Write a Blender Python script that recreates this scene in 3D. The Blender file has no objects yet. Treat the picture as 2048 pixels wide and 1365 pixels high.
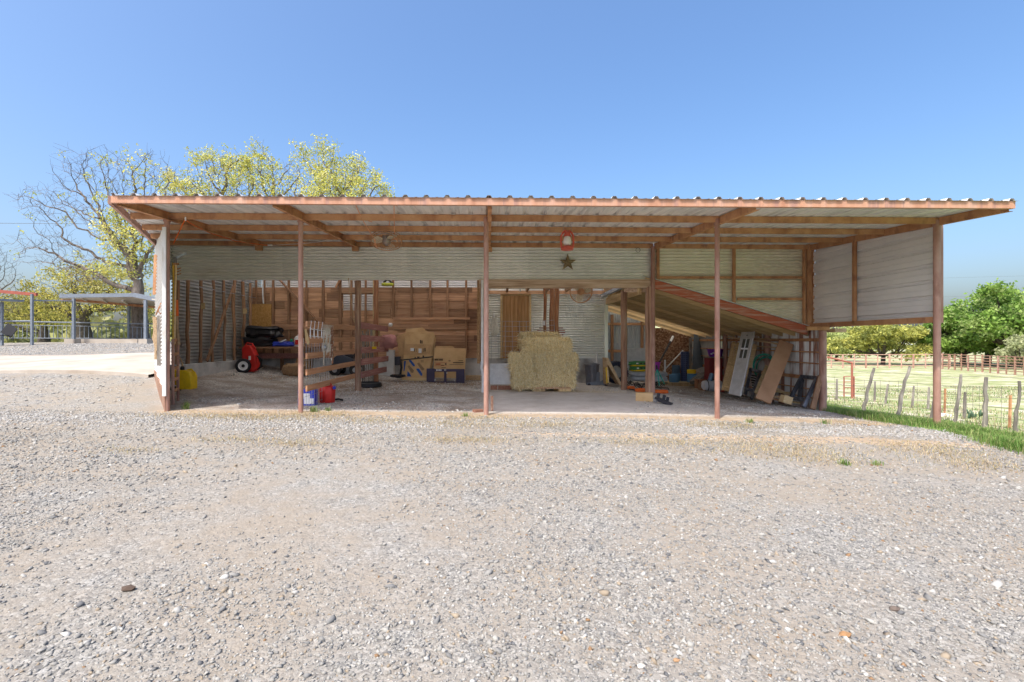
import bpy, math, random
import numpy as np
from mathutils import Vector, Matrix, Quaternion, noise as mnoise

# ------------------------------------------------------------------ camera, sky, sun, exposure
scene = bpy.context.scene
C = scene.collection
F, CX, CY, EYE = 995.0, 978.0, 682.0, 1.233       # photo focal length (px), vanishing point, eye height
cam_d = bpy.data.cameras.new('camera'); cam = bpy.data.objects.new('camera', cam_d); C.objects.link(cam)
cam.location = (0, 0, EYE); cam.rotation_euler = (math.radians(90), 0, 0)
cam_d.sensor_width = 36; cam_d.lens = F / 2048 * 36; cam_d.shift_x = (1024 - CX) / 2048
cam_d.clip_start = .05; cam_d.clip_end = 5000
scene.camera = cam
SUN = Vector((1.1, 1.6, -3.2)).normalized()        # direction the light travels
world = bpy.data.worlds.new('World'); scene.world = world; world.use_nodes = True
wn = world.node_tree; sky = wn.nodes.new('ShaderNodeTexSky'); sky.sky_type = 'NISHITA'; sky.sun_disc = False
sky.sun_elevation = math.asin(-SUN.z); sky.sun_rotation = math.atan2(-SUN.x, -SUN.y) % (2 * math.pi)
sky.altitude = 300; sky.air_density = 1.0; sky.dust_density = 6.2; sky.ozone_density = 2.6
bg = wn.nodes['Background']; hsv = wn.nodes.new('ShaderNodeHueSaturation'); hsv.inputs['Saturation'].default_value = 1.22
wn.links.new(sky.outputs[0], hsv.inputs['Color']); wn.links.new(hsv.outputs[0], bg.inputs[0]); bg.inputs[1].default_value = .135
sl = bpy.data.lights.new('sun', 'SUN'); sl.energy = 2.0; sl.angle = math.radians(.55); sl.color = (1, .95, .88)
so = bpy.data.objects.new('sun', sl); C.objects.link(so); so.rotation_euler = SUN.to_track_quat('-Z', 'Y').to_euler()
so.location = (-10, -14, 30)
vs = scene.view_settings; vs.view_transform = 'Standard'; vs.look = 'None'; vs.exposure = 1.18; vs.gamma = 1
vs.use_curve_mapping = False
scene.render.engine = 'CYCLES'; scene.cycles.use_denoising = True
scene.cycles.max_bounces = 10; scene.cycles.diffuse_bounces = 6; scene.cycles.transparent_max_bounces = 8
random.seed(7); RNG = np.random.default_rng(7)

def at(px, py, D):
    "photo pixel + distance in metres -> point in the place"
    return Vector(((px - CX) / F * D, D, EYE - (py - CY) / F * D))
def ux(px, D): return (px - CX) / F * D
def uz(py, D): return EYE - (py - CY) / F * D

# ------------------------------------------------------------------ mesh builder
BASE = {}
class MB:
    def __init__(s): s.v = []; s.f = []
    def add(s, vs_, fs):
        o = len(s.v); s.v += [tuple(p) for p in vs_]; s.f += [tuple(i + o for i in f) for f in fs]; return s
    def box(s, c, size, R=None):
        hx, hy, hz = size[0] / 2, size[1] / 2, size[2] / 2
        P = [Vector((x, y, z)) for z in (-hz, hz) for y in (-hy, hy) for x in (-hx, hx)]
        if R is not None: P = [R @ p for p in P]
        c = Vector(c)
        return s.add([p + c for p in P], [(0, 2, 3, 1), (4, 5, 7, 6), (0, 1, 5, 4), (2, 6, 7, 3), (0, 4, 6, 2), (1, 3, 7, 5)])
    def beam(s, p, q, w, h, up=(0, 0, 1)):
        "box from p to q, w across, h along up"
        p, q = Vector(p), Vector(q); a = (q - p).normalized(); up = Vector(up)
        if abs(a.dot(up)) > .97: up = Vector((0, 1, 0))
        b = a.cross(up).normalized(); u = b.cross(a)
        P = [o + b * x * w / 2 + u * y * h / 2 for o in (p, q) for (x, y) in ((-1, -1), (1, -1), (1, 1), (-1, 1))]
        return s.add(P, [(3, 2, 1, 0), (4, 5, 6, 7), (0, 1, 5, 4), (1, 2, 6, 5), (2, 3, 7, 6), (3, 0, 4, 7)])
    def tube(s, pts, r, n=8, cap=True, closed=False):
        pts = [Vector(p) for p in pts]; m = len(pts)
        rr = r if isinstance(r, (list, tuple)) else [r] * m
        P = []; prev = None
        for i, p in enumerate(pts):
            a = pts[(i + 1) % m] if (i < m - 1 or closed) else pts[i]
            b = pts[i - 1] if (i > 0 or closed) else pts[i]
            t = (a - b)
            t = t.normalized() if t.length > 1e-9 else Vector((0, 0, 1))
            if prev is None:
                x = t.orthogonal().normalized()
            else:
                x = prev - t * prev.dot(t); x = x.normalized() if x.length > 1e-6 else t.orthogonal().normalized()
            prev = x; y = t.cross(x)
            P += [p + (x * math.cos(2 * math.pi * k / n) + y * math.sin(2 * math.pi * k / n)) * rr[i] for k in range(n)]
        fs = []
        for i in range(m if closed else m - 1):
            j = (i + 1) % m
            fs += [(i * n + k, i * n + (k + 1) % n, j * n + (k + 1) % n, j * n + k) for k in range(n)]
        if cap and not closed: fs += [tuple(range(n - 1, -1, -1)), tuple((m - 1) * n + k for k in range(n))]
        return s.add(P, fs)
    def lathe(s, prof, o, axis=(0, 0, 1), n=16, sx=1, sy=1):
        o = Vector(o); a = Vector(axis).normalized(); x = a.orthogonal().normalized() if abs(a.z) < .99 else Vector((1, 0, 0)); y = a.cross(x)
        P = [o + a * z + x * (r * sx * math.cos(2 * math.pi * k / n)) + y * (r * sy * math.sin(2 * math.pi * k / n)) for (r, z) in prof for k in range(n)]
        m = len(prof)
        fs = [(i * n + k, i * n + (k + 1) % n, (i + 1) * n + (k + 1) % n, (i + 1) * n + k) for i in range(m - 1) for k in range(n)]
        fs += [tuple(range(n - 1, -1, -1)), tuple((m - 1) * n + k for k in range(n))]
        return s.add(P, fs)
    def prism(s, poly, ext):
        "planar outline (3D points) pushed along ext"
        ext = Vector(ext); n = len(poly); P = [Vector(p) for p in poly]; P += [p + ext for p in P]
        return s.add(P, [tuple(range(n - 1, -1, -1)), tuple(range(n, 2 * n))] + [(i, (i + 1) % n, n + (i + 1) % n, n + i) for i in range(n)])
    def grid(s, fn, nu, nv, closeu=False):
        P = [fn(i / (nu if closeu else nu - 1), j / (nv - 1)) for j in range(nv) for i in range(nu)]
        iu = nu if closeu else nu - 1
        return s.add(P, [(j * nu + i, j * nu + (i + 1) % nu, (j + 1) * nu + (i + 1) % nu, (j + 1) * nu + i) for j in range(nv - 1) for i in range(iu)])
    def build(s, name, mat, parent=None, base=None, smooth=None, label=None, cat=None, group=None, kind=None, bevel=0):
        me = bpy.data.meshes.new(name)
        V = np.array(s.v, dtype=float).reshape(-1, 3)
        if parent is not None: b = BASE[parent]
        elif base is not None: b = Vector(base)
        else: b = Vector(((V[:, 0].min() + V[:, 0].max()) / 2, (V[:, 1].min() + V[:, 1].max()) / 2, V[:, 2].min()))
        me.from_pydata((V - np.array(b)).tolist(), [], s.f); me.update()
        if mat: me.materials.append(mat)
        if smooth:
            me.polygons.foreach_set('use_smooth', [True] * len(me.polygons)); me.set_sharp_from_angle(angle=math.radians(smooth if smooth > 1 else 45))
        o = bpy.data.objects.new(name, me); C.objects.link(o); BASE[o] = b
        if parent is not None: o.parent = parent
        else: o.location = b
        if bevel:
            m = o.modifiers.new('edge', 'BEVEL'); m.width = bevel; m.segments = 2; m.limit_method = 'ANGLE'
        tag(o, label, cat, group, kind)
        return o
def tag(o, label=None, cat=None, group=None, kind=None):
    for k, v in (('label', label), ('category', cat), ('group', group), ('kind', kind)):
        if v: o[k] = v
    return o
def thing(name, base, label, cat, group=None):
    o = bpy.data.objects.new(name, None); C.objects.link(o); o.location = base; BASE[o] = Vector(base); o.empty_display_size = .1
    return tag(o, label, cat, group)

# ------------------------------------------------------------------ materials
def rgb(*c): return (c[0], c[1], c[2], 1)
def mat(name, cols, scale=4, stretch=(1, 1, 1), rough=.8, metal=0, bump=.15, bscale=None, bstretch=None, rnd=.12, stain=None, detail=8, spec=.3, trans=0, rot=(0, 0, 0), alpha=None, lo=.3, hi=.7, coat=0):
    m = bpy.data.materials.new(name); m.use_nodes = True; t = m.node_tree; N = t.nodes; L = t.links
    b = N['Principled BSDF']; tc = N.new('ShaderNodeTexCoord'); mp = N.new('ShaderNodeMapping'); mp.inputs['Scale'].default_value = stretch; mp.inputs['Rotation'].default_value = rot
    L.new(tc.outputs['Object'], mp.inputs[0])
    oi = N.new('ShaderNodeObjectInfo')
    ad = N.new('ShaderNodeVectorMath'); ad.operation = 'MULTIPLY_ADD'; ad.inputs[1].default_value = (1, 1, 1)
    cb = N.new('ShaderNodeCombineXYZ'); mul = N.new('ShaderNodeMath'); mul.operation = 'MULTIPLY'; mul.inputs[1].default_value = 37.0
    L.new(oi.outputs['Random'], mul.inputs[0]); L.new(mul.outputs[0], cb.inputs[0]); L.new(mul.outputs[0], cb.inputs[2])
    L.new(mp.outputs[0], ad.inputs[0]); L.new(cb.outputs[0], ad.inputs[2])
    nz = N.new('ShaderNodeTexNoise'); nz.inputs['Scale'].default_value = scale; nz.inputs['Detail'].default_value = detail; nz.inputs['Roughness'].default_value = .65
    L.new(ad.outputs[0], nz.inputs['Vector'])
    cr = N.new('ShaderNodeValToRGB'); e = cr.color_ramp.elements
    while len(e) < len(cols): e.new(.5)
    for i, c in enumerate(cols): e[i].position = lo + (hi - lo) * i / max(1, len(cols) - 1); e[i].color = rgb(*c)
    L.new(nz.outputs['Fac'], cr.inputs[0]); out = cr.outputs[0]
    if stain:
        sc, col, thr, amt, sst = stain
        mp2 = N.new('ShaderNodeMapping'); mp2.inputs['Scale'].default_value = sst; L.new(tc.outputs['Object'], mp2.inputs[0])
        n2 = N.new('ShaderNodeTexNoise'); n2.inputs['Scale'].default_value = sc; n2.inputs['Detail'].default_value = 6; L.new(mp2.outputs[0], n2.inputs['Vector'])
        mr = N.new('ShaderNodeMapRange'); mr.inputs[1].default_value = thr; mr.inputs[2].default_value = thr + .12; mr.inputs[4].default_value = amt; L.new(n2.outputs['Fac'], mr.inputs[0])
        mx = N.new('ShaderNodeMix'); mx.data_type = 'RGBA'; L.new(mr.outputs[0], mx.inputs[0]); L.new(out, mx.inputs[6]); mx.inputs[7].default_value = rgb(*col); out = mx.outputs[2]
    if rnd:
        hs = N.new('ShaderNodeHueSaturation'); mr2 = N.new('ShaderNodeMapRange'); mr2.inputs[3].default_value = 1 - rnd; mr2.inputs[4].default_value = 1 + rnd
        L.new(oi.outputs['Random'], mr2.inputs[0]); L.new(mr2.outputs[0], hs.inputs['Value']); L.new(out, hs.inputs['Color']); out = hs.outputs[0]
    L.new(out, b.inputs['Base Color'])
    b.inputs['Roughness'].default_value = rough; b.inputs['Metallic'].default_value = metal; b.inputs['Specular IOR Level'].default_value = spec
    if coat: b.inputs['Coat Weight'].default_value = coat
    if trans: b.inputs['Transmission Weight'].default_value = trans
    if alpha is not None: b.inputs['Alpha'].default_value = alpha
    if bump:
        n3 = N.new('ShaderNodeTexNoise'); n3.inputs['Scale'].default_value = bscale or scale * 3; n3.inputs['Detail'].default_value = 6; L.new(ad.outputs[0], n3.inputs['Vector'])
        bp = N.new('ShaderNodeBump'); bp.inputs['Strength'].default_value = bump; bp.inputs['Distance'].default_value = .02; L.new(n3.outputs['Fac'], bp.inputs['Height']); L.new(bp.outputs[0], b.inputs['Normal'])
    return m
RUST = mat('rust_steel', [(.34, .155, .075), (.48, .25, .125), (.56, .325, .175)], 3, rough=.75, bump=.1, bscale=60, stain=(6, (.27, .12, .07), .54, .7, (1, 1, .5)))
RUSTP = mat('rust_pipe', [(.30, .155, .115), (.40, .23, .18), (.48, .31, .25)], 5, (1, 1, .4), rough=.65, bump=.1, bscale=70, rnd=.05, stain=(7, (.22, .10, .07), .55, .6, (1, 1, .3)))
FASC = mat('fascia_steel', [(.40, .19, .115), (.52, .28, .18), (.56, .35, .26)], 2.2, (2.5, 1, .2), rough=.6, bump=.05, stain=(5, (.30, .17, .16), .53, .55, (3, 1, .1)))
ROOFM = mat('roof_metal', [(.66, .67, .68), (.76, .77, .77), (.84, .84, .82)], 1.2, (3, .3, 1), rough=.45, metal=.15, bump=.02, rnd=.05, stain=(2.5, (.36, .37, .38), .55, .5, (4, .4, 1)))
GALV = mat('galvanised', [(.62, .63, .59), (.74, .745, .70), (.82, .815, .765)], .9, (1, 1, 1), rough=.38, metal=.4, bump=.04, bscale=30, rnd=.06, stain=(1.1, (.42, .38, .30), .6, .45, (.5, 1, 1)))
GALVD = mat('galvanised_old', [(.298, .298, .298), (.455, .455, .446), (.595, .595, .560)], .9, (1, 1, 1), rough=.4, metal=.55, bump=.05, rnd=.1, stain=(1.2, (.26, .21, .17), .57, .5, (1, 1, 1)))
GALVB = mat('galvanised_blue', [(.338, .392, .459), (.486, .540, .594), (.594, .634, .648)], 2.5, (4, 1, .6), rough=.4, metal=.55, bump=.04, rnd=.1)
GALVR = mat('galvanised_rusty', [(.450, .450, .450), (.625, .625, .625), (.725, .712, .688)], 2.5, (1, 4, .5), rough=.45, metal=.4, bump=.05, rnd=.12, stain=(2.2, (.24, .09, .045), .48, .9, (1, 2.6, .3)))
FIBER = mat('weathered_sheet', [(.62, .58, .46), (.74, .70, .57), (.80, .78, .67)], .9, (1, 1, 1), rough=.42, metal=.3, bump=.04, rnd=.06, stain=(1.6, (.40, .39, .34), .6, .5, (.8, 1, 1.5)))
PANEL = mat('wall_panel_metal', [(.66, .66, .665), (.74, .74, .745), (.80, .80, .79)], .8, (1, 1, 1), rough=.45, metal=.15, bump=.02, rnd=.05, stain=(1.0, (.55, .55, .58), .57, .4, (1, .5, 1)))
WHITE = mat('white_metal', [(.62, .61, .58), (.74, .73, .70)], 2, rough=.45, metal=.1, bump=.03, rnd=.05, stain=(4, (.42, .36, .28), .62, .6, (1, 1, .4)))
def wood(name, cols, axis, **k):
    st = {'x': (.35, 7, 7), 'y': (7, .35, 7), 'z': (7, 7, .35)}[axis]
    return mat(name, cols, 3.2, st, rough=.85, bump=.25, bscale=9, **k)
OLDC = [(.26, .145, .085), (.45, .26, .155), (.56, .36, .23)]
W_X = wood('barn_board', OLDC, 'x', rnd=.42, stain=(1.1, (.24, .12, .09), .55, .5, (1, 1, 2)))
W_Z = wood('barn_stud', [(.170, .093, .054), (.289, .162, .093), (.391, .238, .145)], 'z', rnd=.2)
W_Y = wood('barn_joist', [(.208, .120, .061), (.320, .192, .096), (.432, .272, .144)], 'y', rnd=.2)
BEAMX = wood('beam_wood', [(.250, .150, .094), (.525, .375, .263), (.688, .550, .425)], 'x', rnd=.05)
PINE = wood('pine_boards', [(.48, .34, .17), (.62, .46, .25), (.70, .55, .34)], 'x', rnd=.32)
PINEY = wood('pine_deck', [(.46, .32, .16), (.60, .44, .24), (.68, .53, .32)], 'y', rnd=.2)
POSTW = wood('post_wood', [(.150, .075, .045), (.315, .180, .120), (.540, .390, .285)], 'z', rnd=.15)
LOGW = wood('log_post', [(.128, .060, .030), (.285, .128, .068), (.420, .255, .150)], 'z', rnd=.15)
REDP = wood('red_paint_board', [(.50, .42, .34), (.40, .12, .065), (.42, .10, .05)], 'x', rnd=.05)
MAROON = wood('maroon_board', [(.255, .150, .128), (.345, .150, .135), (.450, .300, .255)], 'y', rnd=.12)
GATEW = wood('gate_board', [(.351, .169, .081), (.486, .257, .142), (.581, .338, .203)], 'y', rnd=.1)
SCRAPW = wood('scrap_wood', [(.360, .240, .132), (.504, .360, .216), (.600, .456, .300)], 'y', rnd=.25)
PALW = wood('pallet_wood', [(.390, .247, .117), (.546, .377, .195), (.650, .481, .273)], 'z', rnd=.25)
DOORW = wood('door_wood', [(.240, .120, .053), (.405, .225, .098), (.540, .330, .165)], 'z', rnd=.1)
CONC = mat('concrete', [(.319, .334, .341), (.493, .493, .486), (.609, .594, .566)], 2.2, rough=.9, bump=.2, bscale=25, stain=(1.4, (.16, .145, .13), .54, .7, (1, 1, .8)))
SLAB = mat('slab_concrete', [(.36, .31, .255), (.43, .38, .32), (.47, .425, .37)], 1.5, rough=.9, bump=.1, bscale=30, rnd=0, stain=(.7, (.33, .27, .21), .55, .6, (1, 2, 1)))
FILL_PANEL = bpy.data.materials.new('added_translucent_fill'); FILL_PANEL.use_nodes = True  # translucent sheet for roof panels added to brighten the interior
_t = FILL_PANEL.node_tree; _d = _t.nodes.new('ShaderNodeBsdfDiffuse'); _d.inputs[0].default_value = (.7, .68, .62, 1); _tr = _t.nodes.new('ShaderNodeBsdfTranslucent'); _tr.inputs[0].default_value = (.8, .76, .68, 1)
_m = _t.nodes.new('ShaderNodeMixShader'); _m.inputs[0].default_value = .8; _t.links.new(_d.outputs[0], _m.inputs[1]); _t.links.new(_tr.outputs[0], _m.inputs[2]); _t.links.new(_m.outputs[0], _t.nodes['Material Output'].inputs[0])
def plain(name, c, rough=.5, metal=0, var=.15, scale=8, bump=.03, **k):
    return mat(name, [tuple(x * (1 - var) for x in c), c, tuple(min(1, x * (1 + var)) for x in c)], scale, rough=rough, metal=metal, bump=bump, rnd=k.pop('rnd', .04), **k)
BLACK = plain('black_plastic', (.018, .018, .02), .5)
DARKM = plain('dark_steel', (.045, .045, .055), .5, .5)
STEEL = plain('bare_steel', (.35, .36, .38), .4, .8)
REDPL = plain('red_plastic', (.52, .025, .02), .4)
YELPL = plain('yellow_plastic', (.75, .50, .015), .45, stain=(6, (.25, .17, .05), .62, .6, (1, 1, 1)))
BLUEPL = plain('blue_plastic', (.035, .06, .45), .4)
WHPL = plain('white_plastic', (.72, .73, .74), .45)
GREENPL = plain('green_plastic', (.02, .25, .11), .45)
TEALPL = plain('teal_hose', (.03, .36, .28), .4)
PURPLE = plain('purple_plastic', (.16, .03, .33), .45)
CARD = mat('cardboard', [(.48, .31, .15), (.58, .39, .20), (.63, .44, .24)], 3, rough=.9, bump=.04, rnd=.1)
ORANGE = plain('orange_plastic', (.75, .14, .02), .5)
ROPE = mat('rope', [(.36, .31, .24), (.50, .45, .37), (.58, .54, .47)], 40, rough=.95, bump=.3)
INK = plain('print_ink', (.035, .03, .03), .8)
# ------------------------------------------------------------------ terrain height
CTRL = np.array([
 (-15, 2, .2), (-6, 2, .06), (0, 2, 0), (6, 2, -.08), (12, 2, -.25), (0, -8, 0), (-15, -8, .15), (15, -8, -.3), (-5, 5, .07), (0, 5, 0), (5, 5, -.07), (10, 6, -.3),
 (-5.34, 8.3, .065), (-3.1, 8.3, .04), (0, 8.3, 0), (3.84, 8.3, -.06), (7.47, 8.3, -.19),
 (-7.3, 11.8, .33), (-3.1, 11.6, .06), (.8, 11.6, .04), (3.8, 11.6, -.01), (7.45, 11.06, -.32), (-6.6, 14.5, .35), (-3, 15, .15), (-.3, 15.3, .03), (3, 15.2, -.05), (6.5, 17, -.27), (4.5, 18, -.22), (7.4, 18, -.36), (6.2, 12.5, -.24),
 (-7.7, 11.4, .40), (-12, 12, .47), (-8.3, 15, .72), (-13, 16, .74), (-10, 20, 1.0), (-16, 20, .98), (-14, 25, 1.14), (-22, 25, 1.12), (-25, 14, .6), (-12, 8, .25), (-8, 9, .2), (-20, 8, .35), (-15, 40, 1.1), (-40, 40, 1.0), (-6, 30, .9),
 (0, 22, .2), (4, 30, .1), (9.2, 9.2, -.4), (9.07, 12.06, -.5), (9.1, 7.5, -.36), (12, 16, -.74), (20, 20, -.95), (20, 45, -1.2), (45, 45, -1.2), (40, 62, -1.3), (30, 15, -.9), (15, 5, -.55), (10, 30, -.8),
 (120, 100, -1.6), (0, 120, -1), (-120, 100, .5), (-120, 0, .5), (120, 0, -1.5), (0, -120, 0)], float)
def _tps(r2): return np.where(r2 > 1e-12, r2 * np.log(np.maximum(r2, 1e-12)) * .5, 0)
_n = len(CTRL); _S = 1 / 20.0
_P = CTRL[:, :2] * _S; _K = _tps(((_P[:, None] - _P[None]) ** 2).sum(-1)) + np.eye(_n) * 2e-4
_A = np.zeros((_n + 3, _n + 3)); _A[:_n, :_n] = _K; _A[:_n, _n] = 1; _A[:_n, _n + 1:] = _P; _A[_n, :_n] = 1; _A[_n + 1:, :_n] = _P.T
_W = np.linalg.solve(_A, np.concatenate([CTRL[:, 2], np.zeros(3)]))
def gzv(X, Y):
    X = np.asarray(X, float); Y = np.asarray(Y, float); sh = X.shape
    q = np.stack([X.ravel(), Y.ravel()], 1); r = np.sqrt((q ** 2).sum(1)); k = np.minimum(1, 115 / np.maximum(r, 1e-6)); p = q * k[:, None] * _S
    z = _tps(((p[:, None] - _P[None]) ** 2).sum(-1)) @ _W[:_n] + _W[_n] + p @ _W[_n + 1:]
    return z.reshape(sh)
def gz(x, y): return float(gzv(np.array([x]), np.array([y]))[0])
def gp(px, py):
    "the ground point seen at a photo pixel"
    lo, hi = 1.2, 80.0
    for _ in range(40):
        m = (lo + hi) / 2; p = at(px, py, m)
        if p.z > gz(p.x, p.y): lo = m
        else: hi = m
    p = at(px, py, lo); p.z = gz(p.x, p.y); return p

def arr_mesh(name, V, Fc, material, cols=None, smooth=False, attrs=None):
    me = bpy.data.meshes.new(name); V = np.asarray(V, np.float32); Fc = np.asarray(Fc, np.int32); k = Fc.shape[1]
    me.vertices.add(len(V)); me.vertices.foreach_set('co', V.ravel()); me.loops.add(Fc.size); me.loops.foreach_set('vertex_index', Fc.ravel())
    me.polygons.add(len(Fc)); me.polygons.foreach_set('loop_start', np.arange(0, Fc.size, k, dtype=np.int32)); me.polygons.foreach_set('loop_total', np.full(len(Fc), k, np.int32))
    me.update(calc_edges=True); me.validate()
    if cols is not None:
        a = me.color_attributes.new('col', 'FLOAT_COLOR', 'POINT'); a.data.foreach_set('color', np.concatenate([cols, np.ones((len(cols), 1))], 1).astype(np.float32).ravel())
    if smooth: me.polygons.foreach_set('use_smooth', np.ones(len(Fc), bool))
    me.materials.append(material); return me
def arr_obj(name, V, Fc, material, cols=None, parent=None, base=None, smooth=False, **tags):
    b = BASE[parent] if parent is not None else Vector(base if base is not None else (0, 0, 0))
    o = bpy.data.objects.new(name, arr_mesh(name, np.asarray(V) - np.array(b), Fc, material, cols, smooth)); C.objects.link(o); BASE[o] = b
    if parent is not None: o.parent = parent
    else: o.location = b
    return tag(o, tags.get('label'), tags.get('cat'), tags.get('group'), tags.get('kind'))

# ------------------------------------------------------------------ ground sheet
def axis(parts):
    a = [];
    for s, e, n in parts: a += list(np.linspace(s, e, n, endpoint=False))
    return np.array(a + [parts[-1][1]])
GX = axis([(-1500, -200, 8), (-200, -40, 16), (-40, -14, 26), (-14, 14, 187), (14, 60, 46), (60, 200, 14), (200, 1500, 8)])
GY = axis([(-400, -20, 6), (-20, 0, 14), (0, 20, 134), (20, 60, 50), (60, 200, 20), (200, 2500, 10)])
XX, YY = np.meshgrid(GX, GY); ZZ = gzv(XX, YY)
nx, ny = len(GX), len(GY); idx = np.arange(nx * ny).reshape(ny, nx)
FC = np.stack([idx[:-1, :-1], idx[:-1, 1:], idx[1:, 1:], idx[1:, :-1]], -1).reshape(-1, 4)
def sst(a, b, x): t = np.clip((x - a) / (b - a), 0, 1); return t * t * (3 - 2 * t)
def grass_edge(Y): return np.interp(Y, [-20, 3, 6, 7.3, 8.6, 11, 13, 40], [6.0, 6.1, 6.5, 6.95, 6.75, 7.6, 7.7, 9])
def masks(X, Y):
    gr = sst(-.35, .35, X - grass_edge(Y)) 
    gr = np.maximum(gr, sst(27, 31, Y) * sst(8, -2, X)); gr = np.maximum(gr, sst(19, 24, Y) * sst(-6, -2, X))
    band = np.exp(-((Y - 8.25 - .05 * np.sin(X * 1.7)) / .42) ** 2) * sst(-6, -5, X) * sst(7.2, 6, X)
    band = np.maximum(band, .75 * np.exp(-((Y - 6.7 + .12 * X * .3) / .35) ** 2) * sst(-3, 3, X))
    inside = sst(8.35, 8.75, Y) * sst(-8, -7.2, X + np.maximum(0, 11.6 - Y) * -.7 ) * sst(7.8, 7.2, X) * sst(21, 20, Y)
    smoothd = inside * sst(-.25, .15, X) * sst(4.6, 3.2, X - (Y - 8.5) * .1)
    return gr, band, inside, smoothd
gr, band, inside, smd = masks(XX, YY)
ZZ = ZZ + 0
gm = bpy.data.materials.new('gravel_ground'); gm.use_nodes = True
def ground_nodes(m):
    t = m.node_tree; N = t.nodes; L = t.links; b = N['Principled BSDF']; b.inputs['Roughness'].default_value = .95; b.inputs['Specular IOR Level'].default_value = .15
    tc = N.new('ShaderNodeTexCoord'); P = tc.outputs['Object']
    at_ = N.new('ShaderNodeVertexColor'); at_.layer_name = 'col'; sep = N.new('ShaderNodeSeparateColor'); L.new(at_.outputs['Color'], sep.inputs[0])
    def noise(scale, detail=6, st=None, rough=.6):
        n = N.new('ShaderNodeTexNoise'); n.inputs['Scale'].default_value = scale; n.inputs['Detail'].default_value = detail; n.inputs['Roughness'].default_value = rough
        if st:
            mp = N.new('ShaderNodeMapping'); mp.inputs['Scale'].default_value = st; L.new(P, mp.inputs[0]); L.new(mp.outputs[0], n.inputs['Vector'])
        else: L.new(P, n.inputs['Vector'])
        return n.outputs['Fac']
    def ramp(f, st):
        c = N.new('ShaderNodeValToRGB'); e = c.color_ramp.elements
        while len(e) < len(st): e.new(.5)
        for i, (p, col) in enumerate(st): e[i].position = p; e[i].color = rgb(*col)
        L.new(f, c.inputs[0]); return c.outputs[0]
    def mix(f, a, c):
        m_ = N.new('ShaderNodeMix'); m_.data_type = 'RGBA'; L.new(f, m_.inputs[0]); L.new(a, m_.inputs[6]); L.new(c, m_.inputs[7]); return m_.outputs[2]
    def math_(op, a, b_, clamp=False):
        q = N.new('ShaderNodeMath'); q.operation = op; q.use_clamp = clamp
        for i, x in enumerate((a, b_)):
            if isinstance(x, (int, float)): q.inputs[i].default_value = x
            else: L.new(x, q.inputs[i])
        return q.outputs[0]
    def voro(scale):
        v = N.new('ShaderNodeTexVoronoi'); v.inputs['Scale'].default_value = scale; v.inputs['Randomness'].default_value = 1; L.new(P, v.inputs['Vector']); return v
    v1, v2 = voro(48), voro(120)
    s1 = N.new('ShaderNodeSeparateColor'); L.new(v1.outputs['Color'], s1.inputs[0]); s2 = N.new('ShaderNodeSeparateColor'); L.new(v2.outputs['Color'], s2.inputs[0])
    stones = [(0, (.137, .135, .129)), (.25, (.200, .196, .181)), (.55, (.258, .249, .225)), (.8, (.315, .306, .281)), (1, (.387, .378, .348))]
    c1 = ramp(s1.outputs[0], stones); c2 = ramp(s2.outputs[0], stones)
    grv = mix(math_('GREATER_THAN', s1.outputs[1], .55), c2, c1)
    dust = ramp(noise(14, 8), [(.3, (.236, .203, .160)), (.7, (.301, .267, .219))])
    grv = mix(ramp(noise(1.1, 7, rough=.7), [(.38, (0, 0, 0)), (.58, (.9, .9, .9))]), grv, dust)
    # bare tan dirt with straw
    dirt = ramp(noise(6, 8), [(.3, (.304, .235, .161)), (.55, (.386, .308, .225)), (.75, (.442, .368, .285))])
    fb = math_('MULTIPLY', math_('SUBTRACT', math_('ADD', sep.outputs[1], math_('MULTIPLY', noise(2.2, 8, (1, 1.6, 1), .75), 1.6)), 1.15), 4, True)
    col = mix(fb, grv, dirt)
    ins = ramp(noise(1.3, 9, rough=.7), [(.33, (.25, .185, .14)), (.48, (.42, .36, .31)), (.62, (.60, .57, .54))])
    ins2 = mix(math_('GREATER_THAN', s1.outputs[2], .72), ins, c2)
    col = mix(math_('MULTIPLY', sep.outputs[2], .999), col, ins2)
    sm = N.new('ShaderNodeAttribute'); sm.attribute_name = 'smooth_dust'
    dst = ramp(noise(3, 8), [(.3, (.540, .492, .444)), (.7, (.672, .636, .600))])
    col = mix(math_('MULTIPLY', sm.outputs['Fac'], ramp(noise(1.4, 6), [(.3, (.55, .55, .55)), (.6, (.95, .95, .95))])), col, dst)
    grass = ramp(noise(1.5, 8, rough=.75), [(.3, (.10, .18, .045)), (.5, (.17, .25, .075)), (.7, (.28, .32, .13))])
    field = ramp(noise(1.1, 10, (.5, 1.2, 1), .8), [(.36, (.16, .21, .07)), (.46, (.27, .31, .13)), (.54, (.42, .40, .26)), (.62, (.60, .55, .45))])
    fd = N.new('ShaderNodeAttribute'); fd.attribute_name = 'field'
    grass = mix(fd.outputs['Fac'], grass, field)
    fg = math_('MULTIPLY', math_('SUBTRACT', math_('ADD', sep.outputs[0], math_('MULTIPLY', math_('SUBTRACT', noise(3.5, 7, rough=.7), .5), .9)), .45), 9, True)
    col = mix(fg, col, grass)
    L.new(col, b.inputs['Base Color'])
    h = math_('ADD', math_('MULTIPLY', v1.outputs['Distance'], -1.0), math_('ADD', math_('MULTIPLY', v2.outputs['Distance'], -.5), math_('MULTIPLY', noise(9, 8), .8)))
    bp = N.new('ShaderNodeBump'); bp.inputs['Strength'].default_value = .4; bp.inputs['Distance'].default_value = .012; L.new(h, bp.inputs['Height']); L.new(bp.outputs[0], b.inputs['Normal'])
ground_nodes(gm)
ground = arr_obj('ground', np.stack([XX, YY, ZZ], -1).reshape(-1, 3), FC, gm, np.stack([gr, band, inside], -1).reshape(-1, 3), smooth=True, kind='structure')
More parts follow.
